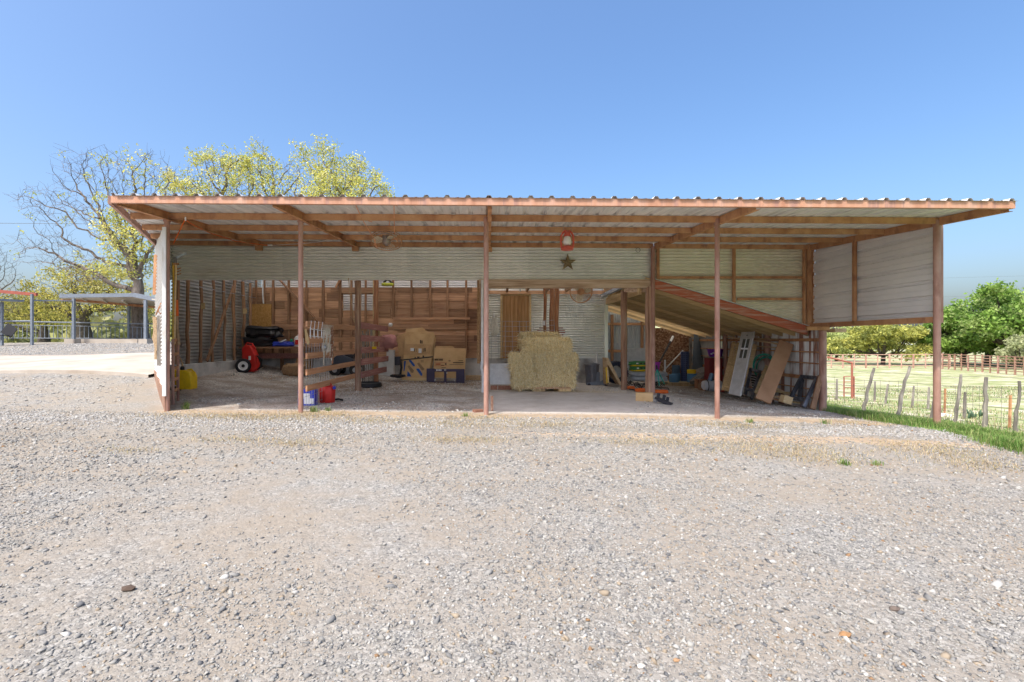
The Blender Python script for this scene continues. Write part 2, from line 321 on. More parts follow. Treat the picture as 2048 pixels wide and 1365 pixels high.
for nm, val in (('smooth_dust', smd), ('field', sst(8.2, 9.6, XX + 0 * YY) * sst(5, 9, YY) + sst(20, 28, YY) * .6)):
    a = ground.data.attributes.new(nm, 'FLOAT', 'POINT'); a.data.foreach_set('value', np.clip(val, 0, 1).astype(np.float32).ravel())

# concrete drive slab beyond the left wall
def slabtop(x, y): return gz(x, y) + .07
m = MB(); P0, P1, P2, P3 = Vector((-7.74, 11.3, 0)), Vector((-22, 13.0, 0)), Vector((-22, 16.6, 0)), Vector((-8.45, 15.2, 0))
def slabfn(u, v):
    p = P0.lerp(P1, u).lerp(P3.lerp(P2, u), v); p.y += .1 * mnoise.noise((p.x * .7, 0, 0)) * (1 if v > .9 else .3); return Vector((p.x, p.y, slabtop(p.x, p.y)))
m.grid(slabfn, 40, 14)
for i in range(39):
    a_, b_ = slabfn(i / 39, 0), slabfn((i + 1) / 39, 0); m.add([a_, b_, b_ - Vector((0, 0, .25)), a_ - Vector((0, 0, .25))], [(0, 1, 2, 3)])
m.build('driveway_slab', SLAB, kind='structure')

# ------------------------------------------------------------------ barn
DF, DP, DW, DR = 7.12, 8.3, 11.6, 15.3
def zr(x, d): return 3.268 + .0565 * (d - DF) - .0062 * x      # underside of the porch roof
RX = [-5.34, -3.11, -.017, 3.837, 7.474]
PD = [DP, 9.42, 10.52, DW]
barn = thing('barn', (0, DW, 0), 'long tin barn with an open rust-steel porch and leaning shed', 'barn')
def bb(mb, name, m_, **k): return mb.build(name, m_, parent=barn, **k)
def flare(d): return -5.39 - (d - DF) / (DW - DF) * 2.37       # left roof edge runs outward
def lx(d): return flare(d)
# roof panels: ribs run front to back
def rib_profile(x0, x1, pitch=.297, ph=0):
    xs = []
    k = math.floor((x0 - ph) / pitch) - 1
    while ph + k * pitch < x1 + pitch:
        c = ph + k * pitch
        xs += [(c - .045, 0), (c - .022, .034), (c + .022, .034), (c + .045, 0), (c + .13, 0), (c + .14, .006), (c + .16, .006), (c + .17, 0)]; k += 1
    return [(x, h) for x, h in xs if x0 <= x <= x1]
x0 = -7.8
while x0 < 7.5:
    x1 = min(x0 + .891, 7.52); pr = [(x0, 0)] + rib_profile(x0 + .001, x1) + [(x1 + .012, .002)]
    vv = []
    for x, h in pr:
        d0 = DF - .06 if x > -5.39 else min(DW + .05, DF + (-5.39 - x) / 2.37 * (DW - DF))
        for d in (d0, DW + .15): vv.append((x, d, zr(x, d) + .004 + h))
    mb = MB(); mb.add(vv, [(2 * i, 2 * i + 2, 2 * i + 3, 2 * i + 1) for i in range(len(pr) - 1)])
    bb(mb, 'roof_panel', ROOFM); x0 = x1
    if x1 >= 7.5: break
k = 0; x0 = -7.9
while x0 < 3.7:
    x1 = min(x0 + .891, 3.9); mb = MB(); pr = [(x0, 0)] + rib_profile(x0 + .001, x1) + [(x1 + .012, .002)]
    vv = [(x, d, zr(x, DW) + .02 + (d - DW) * .05 + h) for x, h in pr for d in (DW + .12, 16.15)]
    mb.add(vv, [(2 * i, 2 * i + 2, 2 * i + 3, 2 * i + 1) for i in range(len(pr) - 1)]); bb(mb, 'main_roof_panel' if k % 2 == 0 else 'added_light_panel', ROOFM if k % 2 == 0 else FILL_PANEL); x0 = x1; k += 1  # every second unseen panel is translucent, added to light the bays below
# fascia channel in three lengths with a lip
for a, b_ in ((-5.39, -1.2), (-1.197, 3.9), (3.903, 7.5)):
    mb = MB(); za, zb = zr(a, DF), zr(b_, DF)
    mb.beam((a, DF - .03, za - .048), (b_, DF - .03, zb - .048), .006, .1); mb.beam((a, DF, za - .0955), (b_, DF, zb - .0955), .05, .005); mb.beam((a, DF, za - .005), (b_, DF, zb - .005), .05, .005)
    bb(mb, 'fascia', FASC)
# rafters
for i, x in enumerate(RX):
    mb = MB(); p, q = Vector((x, DF + .03, zr(x, DF + .03) - .066)), Vector((x, DW - .03, zr(x, DW) - .066))
    mb.beam(p, q, .008, .125); mb.beam(p + Vector((.03, 0, -.06)), q + Vector((.03, 0, -.06)), .055, .006); mb.beam(p + Vector((.03, 0, .06)), q + Vector((.03, 0, .06)), .055, .006)
    bb(mb, 'rafter', RUST)
mb = MB(); p, q = Vector((-5.41, DF - .02, zr(-5.4, DF) - .055)), Vector((lx(DW) - .02, DW, zr(-7.7, DW) - .055)); mb.beam(p, q, .05, .11); bb(mb, 'rake_edge', RUSTP)
# purlins, one length per bay
for d in PD:
    ends = [lx(d) + .04] + RX
    for a, b_ in zip(ends[:-1], ends[1:]):
        mb = MB(); a_, b2 = a + .01, b_ - .01
        za, zb = zr(a_, d), zr(b2, d)
        mb.beam((a_, d - .025, za - .052), (b2, d - .025, zb - .052), .006, .1); mb.beam((a_, d, za - .0995), (b2, d, zb - .0995), .05, .005); mb.beam((a_, d, za - .005), (b2, d, zb - .005), .05, .005)
        bb(mb, 'purlin', RUST)
for x in RX[:3]:
    mb = MB(); mb.box((x + .02, DW - .09, zr(x, DW) - .17), (.14, .1, .11)); bb(mb, 'bracket', RUST)
# pipe posts
for x, r in zip(RX, (.042, .04, .042, .041, .052)):
    g = gz(x, DP); mb = MB(); xx = x - .03 if x < 5 else x
    mb.tube([(xx, DP, g - .25), (xx, DP, zr(x, DP) - .04)], r, 14); mb.box((xx, DP, zr(x, DP) - .1), (.09, .07, .09)); bb(mb, 'post', RUSTP, smooth=40)
# corrugated sheets
def corr(mb, o, u, v, nrm, pitch=.074, amp=.015, seg=8, lim=None):
    "straight along u, wavy along v"
    o, u, v, nrm = Vector(o), Vector(u), Vector(v), Vector(nrm).normalized(); L_ = v.length; k = max(2, int(L_ / pitch * seg)); P = []
    for i in range(k + 1):
        t = i / k; s = math.sin(2 * math.pi * t * L_ / pitch) * amp
        p = o + v * t + nrm * s; a, b_ = p, p + u
        if lim: a, b_ = lim(a, b_)
        P += [a, b_]
    return mb.add(P, [(2 * i, 2 * i + 1, 2 * i + 3, 2 * i + 2) for i in range(k)])
def corr_wall(name, m_, o, u, v, nrm, sheet, parent=None, **k):
    "a wall of separate sheets butted along u with a small lap"
    u = Vector(u); L_ = u.length; n = max(1, round(L_ / sheet)); out = []
    for i in range(n):
        mb = MB(); corr(mb, Vector(o) + u * (i / n) + Vector(nrm).normalized() * (.004 * (i % 2)), u * (1 / n + (.03 / L_ if i < n - 1 else 0)), v, nrm, **k)
        out.append(mb.build(name, m_, parent=parent or barn, smooth=60))
    return out
# header of the front wall
corr_wall('header_sheet', GALV, (-7.7, DW + .03, 2.655), (11.5, 0, 0), (0, 0, .96), (0, -1, 0), 2.6)
# wooden beam over the right half
mb = MB(); mb.beam((ux(958, DW), DW + .03, uz(567, DW) - .005), (ux(1302, DW), DW + .03, uz(567, DW) - .005), .13, .2); bb(mb, 'header_beam', BEAMX, bevel=.006)
# left flared outer wall
PA, PB = Vector((-5.36, 8.26, 0)), Vector((-7.82, 11.65, 0)); dv = PB - PA; nl = Vector((-dv.y, dv.x, 0)).normalized()
if nl.x > 0: nl = -nl
def zlim(z0f):
    return z0f
mb = MB(); kk = 48; P = []
rows = int((3.3 - .1) / .068 * 6)
for i in range(rows + 1):
    z = .1 + i / rows * 3.32; s = math.sin(2 * math.pi * z / .068) * .011
    # clip along the length between ground and roof
    def ok(t):
        p = PA + dv * t; return gz(p.x, p.y) + .12 <= z <= zr(p.x, p.y) - .14 - .30 * max(0, .25 - t) 
    ts = [t / 40 for t in range(41) if ok(t / 40)]
    if not ts: ts = [0, 0]
    P += [PA + dv * ts[0] + nl * s + Vector((0, 0, z)), PA + dv * ts[-1] + nl * s + Vector((0, 0, z))]
mb.add(P, [(2 * i, 2 * i + 1, 2 * i + 3, 2 * i + 2) for i in range(rows)]); bb(mb, 'side_wall_sheet', WHITE, smooth=60)
mb = MB(); mb.box((-5.375, 8.235, 1.72), (.062, .02, 2.8)); bb(mb, 'corner_trim', WHITE)
mb = MB(); mb.prism([PA + nl * .02 + Vector((0, 0, gz(PA.x, PA.y) - .1)), PB + nl * .02 + Vector((0, 0, gz(PB.x, PB.y) - .1)), PB + nl * .02 + Vector((0, 0, gz(PB.x, PB.y) + .14)), PA + nl * .02 + Vector((0, 0, .34))], -nl * .04); bb(mb, 'skirt_board', POSTW)
# left inner wall: concrete stem, sheets, studs, brace
XLW = -7.3
mb = MB(); mb.box((XLW - .06, (DW + DR) / 2, .3), (.24, DR - DW + .2, .76)); bb(mb, 'stem_wall', CONC, bevel=.015)
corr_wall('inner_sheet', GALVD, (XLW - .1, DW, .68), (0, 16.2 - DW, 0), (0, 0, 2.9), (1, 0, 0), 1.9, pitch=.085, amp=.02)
for k, px in enumerate((360, 380, 405, 430, 452, 472, 490, 503)):
    d = 7.25 * F / (CX - px); mb = MB(); w = random.uniform(-.03, .03)
    mb.tube([(XLW + random.uniform(-.02, .02) + (0 if j in (0, 6) else random.uniform(-.015, .015)), d + w * math.sin(j) + random.uniform(-.015, .015), .66 + j * .39) for j in range(7)], [random.uniform(.034, .05) for j in range(7)], 7)
    bb(mb, 'stud', W_Z, smooth=50)
mb = MB(); mb.beam((XLW + .07, 12.75, .72), (XLW + .07, 14.2, 2.95), .03, .09, up=(0, 1, 0)); bb(mb, 'brace', W_Z)
mb = MB(); mb.tube([at(355, 566, 11.75), at(400, 574, 12.5), at(512, 596, 15.2)], .008, 6); bb(mb, 'conduit', STEEL)
# rear wall: stem, boards one by one, studs, girts
mb = MB(); mb.box(((-7.3 - .2) / 2, DR + .16, .33), (7.1, .24, .74)); bb(mb, 'stem_wall', CONC, bevel=.015)
WX0, WX1, WZ0, WZ1 = ux(686, DR), ux(752, DR), uz(621, DR), uz(588, DR)
mb = MB(); mb.box(((-7.28 + WX0) / 2, DR + .03, 1.79), (WX0 + 7.28, .02, 2.17)); mb.box(((WX1 - .2) / 2, DR + .03, 1.79), (-.2 - WX1, .02, 2.17)); mb.box(((WX0 + WX1) / 2, DR + .03, (.705 + WZ0) / 2), (WX1 - WX0, .02, WZ0 - .705)); mb.box(((WX0 + WX1) / 2, DR + .03, (2.875 + WZ1) / 2), (WX1 - WX0, .02, 2.875 - WZ1))
rw = mb.build('rear_wall', W_X, parent=barn)
z = .715
while z < 2.86:
    hgt = random.uniform(.15, .2) if z < 1.9 else random.uniform(.22, .29)
    hgt = min(hgt, 2.88 - z); x = -7.28 + random.uniform(-1.2, 0)
    while x < -.22:
        L_ = random.uniform(1.2, 3.4); a, b_ = max(x, -7.28), min(x + L_, -.2)
        segs = [(a, b_)]
        if z + hgt > WZ0 and z < WZ1: segs = [s for s in ((a, min(b_, WX0)), (max(a, WX1), b_)) if s[1] - s[0] > .03]
        for s0, s1 in segs:
            if s1 - s0 > .04:
                mb = MB(); t = random.uniform(-.004, .006); tl = random.uniform(-.004, .004)
                mb.beam((s0 + .003, DR + t, z + hgt / 2 + tl), (s1 - .003, DR + t, z + hgt / 2 - tl), .026, hgt - random.uniform(.004, .014)); mb.build('board', W_X, parent=rw)
        x += L_
    z += hgt
corr_wall('outer_sheet', PANEL, (-7.3, 16.15, .6), (7.2, 0, 0), (0, 0, 3.0), (0, -1, 0), 2.4)
for px in (512, 528, 546, 578, 612, 646, 681, 702, 731, 787, 823, 860, 895, 932):
    x = ux(px, DR - .06); mb = MB(); w = random.uniform(.045, .07) * (1.5 if px in (646, 681) else 1)
    mb.beam((x, DR - .06, .71 if px < 770 else (1.91 if px < 930 else .71)), (x + random.uniform(-.02, .02), DR - .06, 3.5), .05, w, up=(1, 0, 0)); bb(mb, 'stud', W_Z)
for (pa, pb, py, hh) in ((787, 940, 637, .07), (685, 752, 581, .16), (545, 690, 654, .16), (787, 935, 657, .05)):
    mb = MB(); z = uz(py, DR - .07); mb.beam((ux(pa, DR), DR - .08, z), (ux(pb, DR), DR - .08, z), .04, hh); bb(mb, 'girt', W_X)
mb = MB(); mb.beam(at(556, 556, DR - .13), at(640, 648, DR - .13), .04, .13, up=(0, 1, 0)); bb(mb, 'brace', W_Z)
mb = MB(); mb.beam(at(672, 575, DR - .13), at(684, 553, DR - .13), .04, .13, up=(0, 1, 0)); bb(mb, 'brace', GATEW)
# mid timber posts
for px, py, r, d, mm in ((714, 783, .075, DW, MAROON), (752, 762, .065, 13.4, LOGW)):
    x = ux(px, d); g = gz(x, d); mb = MB(); mb.tube([(x + .008 * math.sin(3 * j), d + (.09 if d == DW else 0), g - .1 + j * ((2.75 if d == DW else 3.3) - g) / 8) for j in range(9)], [r * random.uniform(.92, 1.08) for j in range(9)], 9); bb(mb, 'timber_post', POSTW if d == DW else mm, smooth=50)
mb = MB(); x = ux(750, DR - .16); mb.beam((x, DR - .16, 1.9), (x, DR - .16, 3.3), .1, .11, up=(1, 0, 0)); bb(mb, 'timber_post', PINEY)
# centre partition edge: painted board, timber, white pipe
x = ux(972, DW + .05); mb = MB(); mb.beam((x, DW + .1, -.05), (x, DW + .1, 2.5), .13, .13, up=(1, 0, 0)); bb(mb, 'timber_post', POSTW, bevel=.008)
mb = MB(); mb.tube([at(964.5, 560, DW - .05), at(964.5, 726, DW - .05), at(963, 735, DW - .05), at(966, 752, DW - .05), at(965, 790, DW - .05)], .03, 10); bb(mb, 'drain_pipe', WHPL, smooth=50)
mb = MB(); mb.box((-.25, 13.5, 1.7), (.06, 3.5, 2.0)); bb(mb, 'partition', W_Y)
# room wall with the plank door
mb = MB(); mb.box((1.7, DR + .14, .3), (3.95, .28, .8)); bb(mb, 'stem_wall', CONC, bevel=.02)
corr_wall('room_sheet', GALV, (-.2, DR + .02, .7), (3.85, 0, 0), (0, 0, 2.17), (0, -1, 0), 2.0)
mb = MB(); mb.box((3.61, 16.9, 1.2), (.05, 3.2, 3.3)); bb(mb, 'room_side_wall', GALVB)
mb = MB(); mb.box((3.6, DR - .01, 1.66), (.1, .05, 2.0)); bb(mb, 'corner_trim', GALV)
dx0, dx1, dz0, dz1 = ux(1005, DR), ux(1058, DR), .70, uz(592, DR)
door = MB().box(((dx0 + dx1) / 2, DR - .03, (dz0 + dz1) / 2), (dx1 - dx0, .02, dz1 - dz0)).build('door', DOORW, parent=barn)
nb = 7
for i in range(nb):
    mb = MB(); w = (dx1 - dx0) / nb; mb.box((dx0 + (i + .5) * w, DR - .052, (dz0 + dz1) / 2), (w - .008, .02, dz1 - dz0)); mb.build('plank', DOORW, parent=door)
for s in (0, 1):
    mb = MB(); mb.box(((dx0 - .035, dx1 + .035)[s], DR - .045, (dz0 + dz1) / 2 + .03), (.06, .05, dz1 - dz0 + .06)); mb.build('door_frame', PINEY, parent=door)
mb = MB(); mb.box(((dx0 + dx1) / 2, DR - .046, dz1 + .035), (dx1 - dx0 + .01, .05, .06)); mb.build('door_frame', PINEY, parent=door)
mb = MB(); mb.box((dx1 - .04, DR - .08, 1.55), (.03, .04, .06)); mb.build('handle', BLACK, parent=door)
# porch ceiling of the room bay
for i in range(7):
    x = -.1 + i * .6; mb = MB(); mb.beam((x, DW + .12, 2.78), (x + .05, DR, 2.79), .05, .12); bb(mb, 'joist', W_Y)
mb = MB(); mb.beam((-.2, DR - .1, 2.72), (3.6, DR - .1, 2.72), .05, .1); bb(mb, 'plate', W_X)
for px, d, r in ((1090, 13.9, .045), (1104, 13.5, .07), (1113.5, 12.9, .06)):
    x = ux(px, d); mb = MB(); mb.tube([(x + .01 * math.sin(2.1 * j), d, -.1 + j * .36) for j in range(9)], [r * random.uniform(.9, 1.1) for j in range(9)], 9); bb(mb, 'timber_post', LOGW, smooth=50)
mb = MB(); mb.beam(at(1205, 592, 15.1), at(1246, 572, 12.4), .1, .09); bb(mb, 'gutter', GALVB)
# shed posts
for px, py, d, w in ((1248, 772, 12.6, .085), (1299, 788, DW + .02, .1)):
    x = ux(px, d); g = gz(x, d); mb = MB(); mb.tube([(x + .006 * math.sin(2 * j), d, g - .05 + j * (2.55 - g) / 7) for j in range(8)], [w * random.uniform(.9, 1.05) for j in range(8)], 8); bb(mb, 'timber_post', POSTW, smooth=50)
x = ux(1305, DW - .03); mb = MB(); mb.tube([(x, DW - .06, gz(x, DW) - .1), (x, DW - .06, 3.42)], .05, 12); bb(mb, 'post', RUSTP, smooth=40)
# upper right wall of pale sheets in a rust frame
ZS0, ZS1, SX0, SX1 = uz(560, DW), uz(655, DW), ux(1308, DW), ux(1614, DW)
def slope_z(x): return ZS0 + (x - SX0) / (SX1 - SX0) * (ZS1 - ZS0)
def lim_up(a, b_):
    xl = SX0 + (ZS0 - a.z) / (ZS0 - ZS1) * (SX1 - SX0); a = a.copy(); a.x = min(max(a.x, xl), b_.x)
    return a, b_
for (xa, xb) in ((SX0, ux(1468, DW)), (ux(1468, DW) - .02, 7.56)):
    mb = MB(); corr(mb, (xa, DW + .06 + (.004 if xa > 4 else 0), 1.6), (xb - xa, 0, 0), (0, 0, 1.83), (0, -1, 0), lim=lim_up); bb(mb, 'gable_sheet', FIBER, smooth=60)
for (pa, ya, pb, yb, w) in ((1308, 494, 1614, 496, .06), (1314, 555, 1610, 555, .055), (1475, 598, 1610, 598, .055)):
    mb = MB(); mb.beam(at(pa, ya, DW), at(pb, yb, DW), .05, w); bb(mb, 'frame_rail', RUST)
for (px, ya, yb, w) in ((1316, 497, 562, .06), (1468, 497, 606, .06), (1608, 497, 652, .05), (1618, 486, 657, .1), (1626, 486, 655, .05)):
    mb = MB(); mb.beam(at(px, ya, DW - .01), at(px, yb, DW - .01), .05, w, up=(1, 0, 0)); bb(mb, 'frame_stud', RUST)
# right side panel wall, ribs run front to back
XR = 7.54; zb_ = 1.59
for (da, db) in ((8.36, 10.25), (10.22, 11.58)):
    mb = MB(); P = []; zz = [zb_ + .02]
    k = 0
    while zb_ + .12 + k * .27 < 3.5:
        c = zb_ + .12 + k * .27; zz += [c - .04, c - .022, c + .022, c + .04, c + .12, c + .126, c + .146, c + .152]; k += 1
    hh = [0] + [0, .05, .05, 0, 0, .01, .01, 0] * k
    for z, h in zip(zz, hh):
        # top follows the roof
        P += [(XR + h, da, min(z, zr(XR, da) - .01)), (XR + h, db, min(z, zr(XR, db) - .01))]
    mb.add(P, [(2 * i, 2 * i + 1, 2 * i + 3, 2 * i + 2) for i in range(len(zz) - 1)]); bb(mb, 'side_panel', PANEL)
mb = MB(); mb.beam((7.49, DP, zb_), (7.49, DW, zb_), .06, .1); bb(mb, 'frame_rail', RUST)
mb = MB(); d = 7.47 * F / (1707 - CX); mb.beam((7.49, d, zb_), (7.49, d, zr(7.4, d) - .1), .06, .06, up=(0, 1, 0)); bb(mb, 'frame_stud', RUST)
mb = MB(); mb.beam((7.565, DP + .03, zb_ - .05), (7.565, DP + .03, zr(7.5, DP) - .12), .05, .04, up=(0, 1, 0)); bb(mb, 'corner_trim', RUSTP)
# lean-to shed roof: red fascia board, rafters, deck boards
mb = MB(); mb.beam((SX0 - .02, DW - .06, slope_z(SX0) - .1), (SX1 - .02, DW - .06, slope_z(SX1) - .08), .045, .2); bb(mb, 'shed_fascia', REDP)
mb = MB(); mb.beam((SX0, DW - .02, slope_z(SX0) + .02), (SX1, DW - .02, slope_z(SX1) + .04), .12, .012); bb(mb, 'drip_edge', GALV)
for k in range(14):
    d = DW + .1 + k * .5; mb = MB(); mb.beam((3.64 + .0, d, slope_z(3.64) - .10), (SX1 + .1, d, slope_z(SX1 + .1) - .10), .045, .14); bb(mb, 'shed_rafter', PINE)
xs = 3.64
while xs < 7.5:
    w = .19; mb = MB(); mb.beam((xs + w / 2, DW - .03, slope_z(xs + w / 2) - .012), (xs + w / 2, 16.4, slope_z(xs + w / 2) - .012), w - .012, .022, up=(.3, 0, 1)); bb(mb, 'deck_board', PINEY); xs += w
mb = MB(); mb.prism([(3.6, DW, slope_z(3.6) + .015), (7.6, DW, slope_z(7.6) + .015), (7.6, 16.4, slope_z(7.6) + .015), (3.6, 16.4, slope_z(3.6) + .015)], (0, 0, .02)); bb(mb, 'shed_roof_sheet', GALVD)
mb = MB(); mb.prism([(3.6, 16.4, slope_z(3.6) + .016), (7.6, 16.4, slope_z(7.6) + .016), (7.6, 18.8, slope_z(7.6) + .016), (3.6, 18.8, slope_z(3.6) + .016)], (0, 0, .006)); bb(mb, 'added_light_panel', FILL_PANEL)  # translucent panel added over the rear end to brighten the shed
mb = MB(); mb.beam((7.4, DW - .4, uz(656, DW)), (7.4, 18.6, uz(656, DW) - .02), .09, .09); bb(mb, 'eave_beam', RUST)
mb = MB(); mb.beam(at(1250, 577, 12.4), at(1300, 577, DW + .2), .06, .18); bb(mb, 'joist', BEAMX)
mb = MB(); mb.beam((3.62, DW + .3, 2.45), (3.62, DR, 2.45), .06, .2); bb(mb, 'joist', PINEY)
mb = MB(); mb.box((ux(1666, 11.2), 11.2, uz(661, 11.2)), (.25, .5, .08)); bb(mb, 'eave_block', SCRAPW)
# shed back wall
corr_wall('back_sheet', GALVB, (3.62, 18.55, 1.1), (0, 0, 1.5), (2.5, 0, 0), (0, -1, 0), 9)
corr_wall('back_sheet', GALVB, (3.62, 18.53, -.5), (0, 0, 1.65), (2.5, 0, 0), (0, -1, 0), 9)
OSB = mat('aged_osb', [(.11, .055, .03), (.24, .13, .075), (.42, .29, .20)], 14, (1, 1, 1.4), rough=.9, bump=.2, rnd=0, detail=4, lo=.38, hi=.66)
mb = MB(); mb.box((6.8, 18.5, .62), (1.5, .04, 2.2)); bb(mb, 'back_board', OSB)
for z in (uz(648, 18.4), uz(702, 18.4)):
    mb = MB(); mb.beam((3.65, 18.42, z), (6.1, 18.42, z), .05, .1); bb(mb, 'girt', W_X)
for px in (1224, 1284):
    x = ux(px, 18.4); mb = MB(); mb.beam((x, 18.4, -.4), (x, 18.4, 2.2), .06, .1, up=(1, 0, 0)); bb(mb, 'stud', W_Z)
mb = MB(); mb.tube([at(1284, 648, 17.5), at(1355, 650, 17.5)], .02, 6); bb(mb, 'conduit', PINE)
# shed right wall: rusty upright sheets, girts and pipe posts
corr_wall('shed_wall_sheet', GALVR, (7.5, 11.1, -.5), (0, 0, 2.02), (0, 2.5, 0), (-1, 0, 0), 9)
corr_wall('shed_wall_sheet', GALVR, (7.51, 13.58, -.5), (0, 0, 2.0), (0, 2.5, 0), (-1, 0, 0), 9)
corr_wall('shed_wall_sheet', GALVD, (7.5, 16.06, -.5), (0, 0, 2.0), (0, 2.5, 0), (-1, 0, 0), 9)
for d, r in ((11.06, .075), (13.25, .075), (15.6, .06)):
    mb = MB(); mb.tube([(7.42, d, gz(7.42, d) - .1), (7.42, d, uz(655, DW))], r, 12); bb(mb, 'post', RUSTP, smooth=40)
for z, r in ((1.26, .035), (.98, .014), (.72, .012), (.38, .04), (.12, .012), (-.08, .012)):
    mb = MB(); mb.beam((7.46, 11.1, z), (7.46, 18.4, z), .03, 2 * r); bb(mb, 'girt', RUST)
mb = MB(); mb.beam((7.0, 10.98, uz(657, 11)), (7.5, 10.98, uz(657, 11)), .07, .08); bb(mb, 'eave_beam', RUST)
# ------------------------------------------------------------------ gravel stones (crushed limestone lying on the ground)
def ico():
    p = (1 + 5 ** .5) / 2
    v = np.array([(-1, p, 0), (1, p, 0), (-1, -p, 0), (1, -p, 0), (0, -1, p), (0, 1, p), (0, -1, -p), (0, 1, -p), (p, 0, -1), (p, 0, 1), (-p, 0, -1), (-p, 0, 1)], float)
    f = np.array([(0, 11, 5), (0, 5, 1), (0, 1, 7), (0, 7, 10), (0, 10, 11), (1, 5, 9), (5, 11, 4), (11, 10, 2), (10, 7, 6), (7, 1, 8), (3, 9, 4), (3, 4, 2), (3, 2, 6), (3, 6, 8), (3, 8, 9), (4, 9, 5), (2, 4, 11), (6, 2, 10), (8, 6, 7), (9, 8, 1)])
    return v / np.linalg.norm(v[0]), f
IV, IF = ico()
vcm = bpy.data.materials.new('stone'); vcm.use_nodes = True
def vc_nodes(m, rough=.9, trans=0, bump=0):
    t = m.node_tree; b = t.nodes['Principled BSDF']; a = t.nodes.new('ShaderNodeVertexColor'); a.layer_name = 'col'; t.links.new(a.outputs[0], b.inputs['Base Color']); b.inputs['Roughness'].default_value = rough; b.inputs['Specular IOR Level'].default_value = .2
    if trans:
        tr = t.nodes.new('ShaderNodeBsdfTranslucent'); mx = t.nodes.new('ShaderNodeMixShader'); mx.inputs[0].default_value = trans
        t.links.new(a.outputs[0], tr.inputs[0]); t.links.new(b.outputs[0], mx.inputs[1]); t.links.new(tr.outputs[0], mx.inputs[2]); t.links.new(mx.outputs[0], t.nodes['Material Output'].inputs[0])
vc_nodes(vcm)
STC = np.array([(.125, .127, .129), (.183, .182, .175), (.234, .229, .213), (.278, .269, .245), (.322, .313, .283), (.395, .386, .356), (.292, .240, .175), (.248, .153, .084)])
STP = np.array([.05, .13, .22, .26, .19, .09, .05, .006])
OV = np.array([(1, 0, 0), (-1, 0, 0), (0, 1, 0), (0, -1, 0), (0, 0, 1), (0, 0, -1)], float); OF = np.array([(0, 2, 4), (2, 1, 4), (1, 3, 4), (3, 0, 4), (2, 0, 5), (1, 2, 5), (3, 1, 5), (0, 3, 5)])
def stones(name, n, sampler, size, white=0, dark=1.0, big=False):
    BV, BF = (IV, IF) if big else (OV, OF); nv = len(BV)
    X, Y = sampler(n); n = len(X); s = size(n, Y); Z = gzv(X, Y)
    base = BV[None] + RNG.normal(0, .22, (n, nv, 3)); sc = np.stack([RNG.uniform(.75, 1.4, n), RNG.uniform(.65, 1.1, n), RNG.uniform(.4, .8, n)], 1) * s[:, None]
    V = base * sc[:, None]; a = RNG.uniform(0, 6.28, n); c, sn = np.cos(a)[:, None], np.sin(a)[:, None]; tl = RNG.normal(0, .35, (n, 1))
    x, y, z = V[..., 0] * c - V[..., 1] * sn, V[..., 0] * sn + V[..., 1] * c, V[..., 2]; z = z + x * tl
    V = np.stack([x + X[:, None], y + Y[:, None], z + Z[:, None] + (sc[:, 2] * .15)[:, None]], -1)
    col = STC[RNG.choice(len(STC), n, p=STP / STP.sum())] * RNG.uniform(.88, 1.12, (n, 1)) * dark
    if white: col = col * (1 - white) + np.array([.45, .44, .425]) * white
    Fi = (BF[None] + nv * np.arange(n)[:, None, None]).reshape(-1, 3)
    return arr_obj(name, V.reshape(-1, 3), Fi, vcm, np.repeat(col, nv, 0), kind='stuff', label=None)
_pg = np.array([[mnoise.noise((x * .33, y * .33, 3.1)) + .6 * mnoise.noise((x * 1.1, y * 1.1, 9)) for x in np.arange(-25, 25, .5)] for y in np.arange(0, 26, .5)])
def patch(X, Y): # clumpy density, bilinear from a coarse noise grid
    u = np.clip((np.asarray(X) + 25) / .5, 0, 98.99); v = np.clip(np.asarray(Y) / .5, 0, 50.99); i, j = u.astype(int), v.astype(int); f, g = u - i, v - j
    return (_pg[j, i] * (1 - f) + _pg[j, i + 1] * f) * (1 - g) + (_pg[j + 1, i] * (1 - f) + _pg[j + 1, i + 1] * f) * g
def fore(d0, d1, pw):
    def f(n):
        Y = d0 + (d1 - d0) * RNG.random(n) ** pw; X = Y * RNG.uniform(-1.03, 1.13, n)
        k = (patch(X, Y) + RNG.normal(0, .3, n) > -.18) & (X < grass_edge(Y) - .1 + RNG.normal(0, .15, n)); return X[k], Y[k]
    return f
tag(stones('gravel', 84000, fore(1.5, 4.4, .72), lambda n, Y: np.clip(RNG.lognormal(math.log(.0062), .42, n), .003, .02)), 'fine crushed limestone gravel covering the yard in the foreground', 'gravel')
tag(stones('gravel', 62000, fore(4.2, 8.1, .85), lambda n, Y: np.clip(RNG.lognormal(math.log(.0095), .42, n), .005, .026)), 'crushed limestone gravel of the middle yard', 'gravel')
tag(stones('gravel', 2400, fore(1.9, 8, 1.0), lambda n, Y: np.clip(RNG.lognormal(math.log(.0125), .3, n), .008, .024), big=True), 'larger loose limestone pieces scattered over the yard', 'gravel')
def whiteband(n):
    X = RNG.uniform(-8, 7, n); Y = 7.35 + RNG.normal(0, .38, n) + .12 * np.sin(X * .8); k = (X < grass_edge(Y)) & (patch(X * 1.3, Y * 1.6) > -.25); return X[k], Y[k]
tag(stones('gravel', 15000, whiteband, lambda n, Y: np.clip(RNG.lognormal(math.log(.012), .38, n), .006, .03), white=.5), 'brighter white gravel in front of the porch', 'gravel')
def lefty(n):
    X = RNG.uniform(-20, -5.6, n); Y = RNG.uniform(7, 24, n); k = (X < flare(np.clip(Y, 7.1, 11.6)) - .15) & ~((Y > 11.2) & (Y < 16.8) & (X < -7.7)) & (X > -1.05 * Y) & ((Y < 11.4) | (X < -.56 * Y)); return X[k], Y[k]
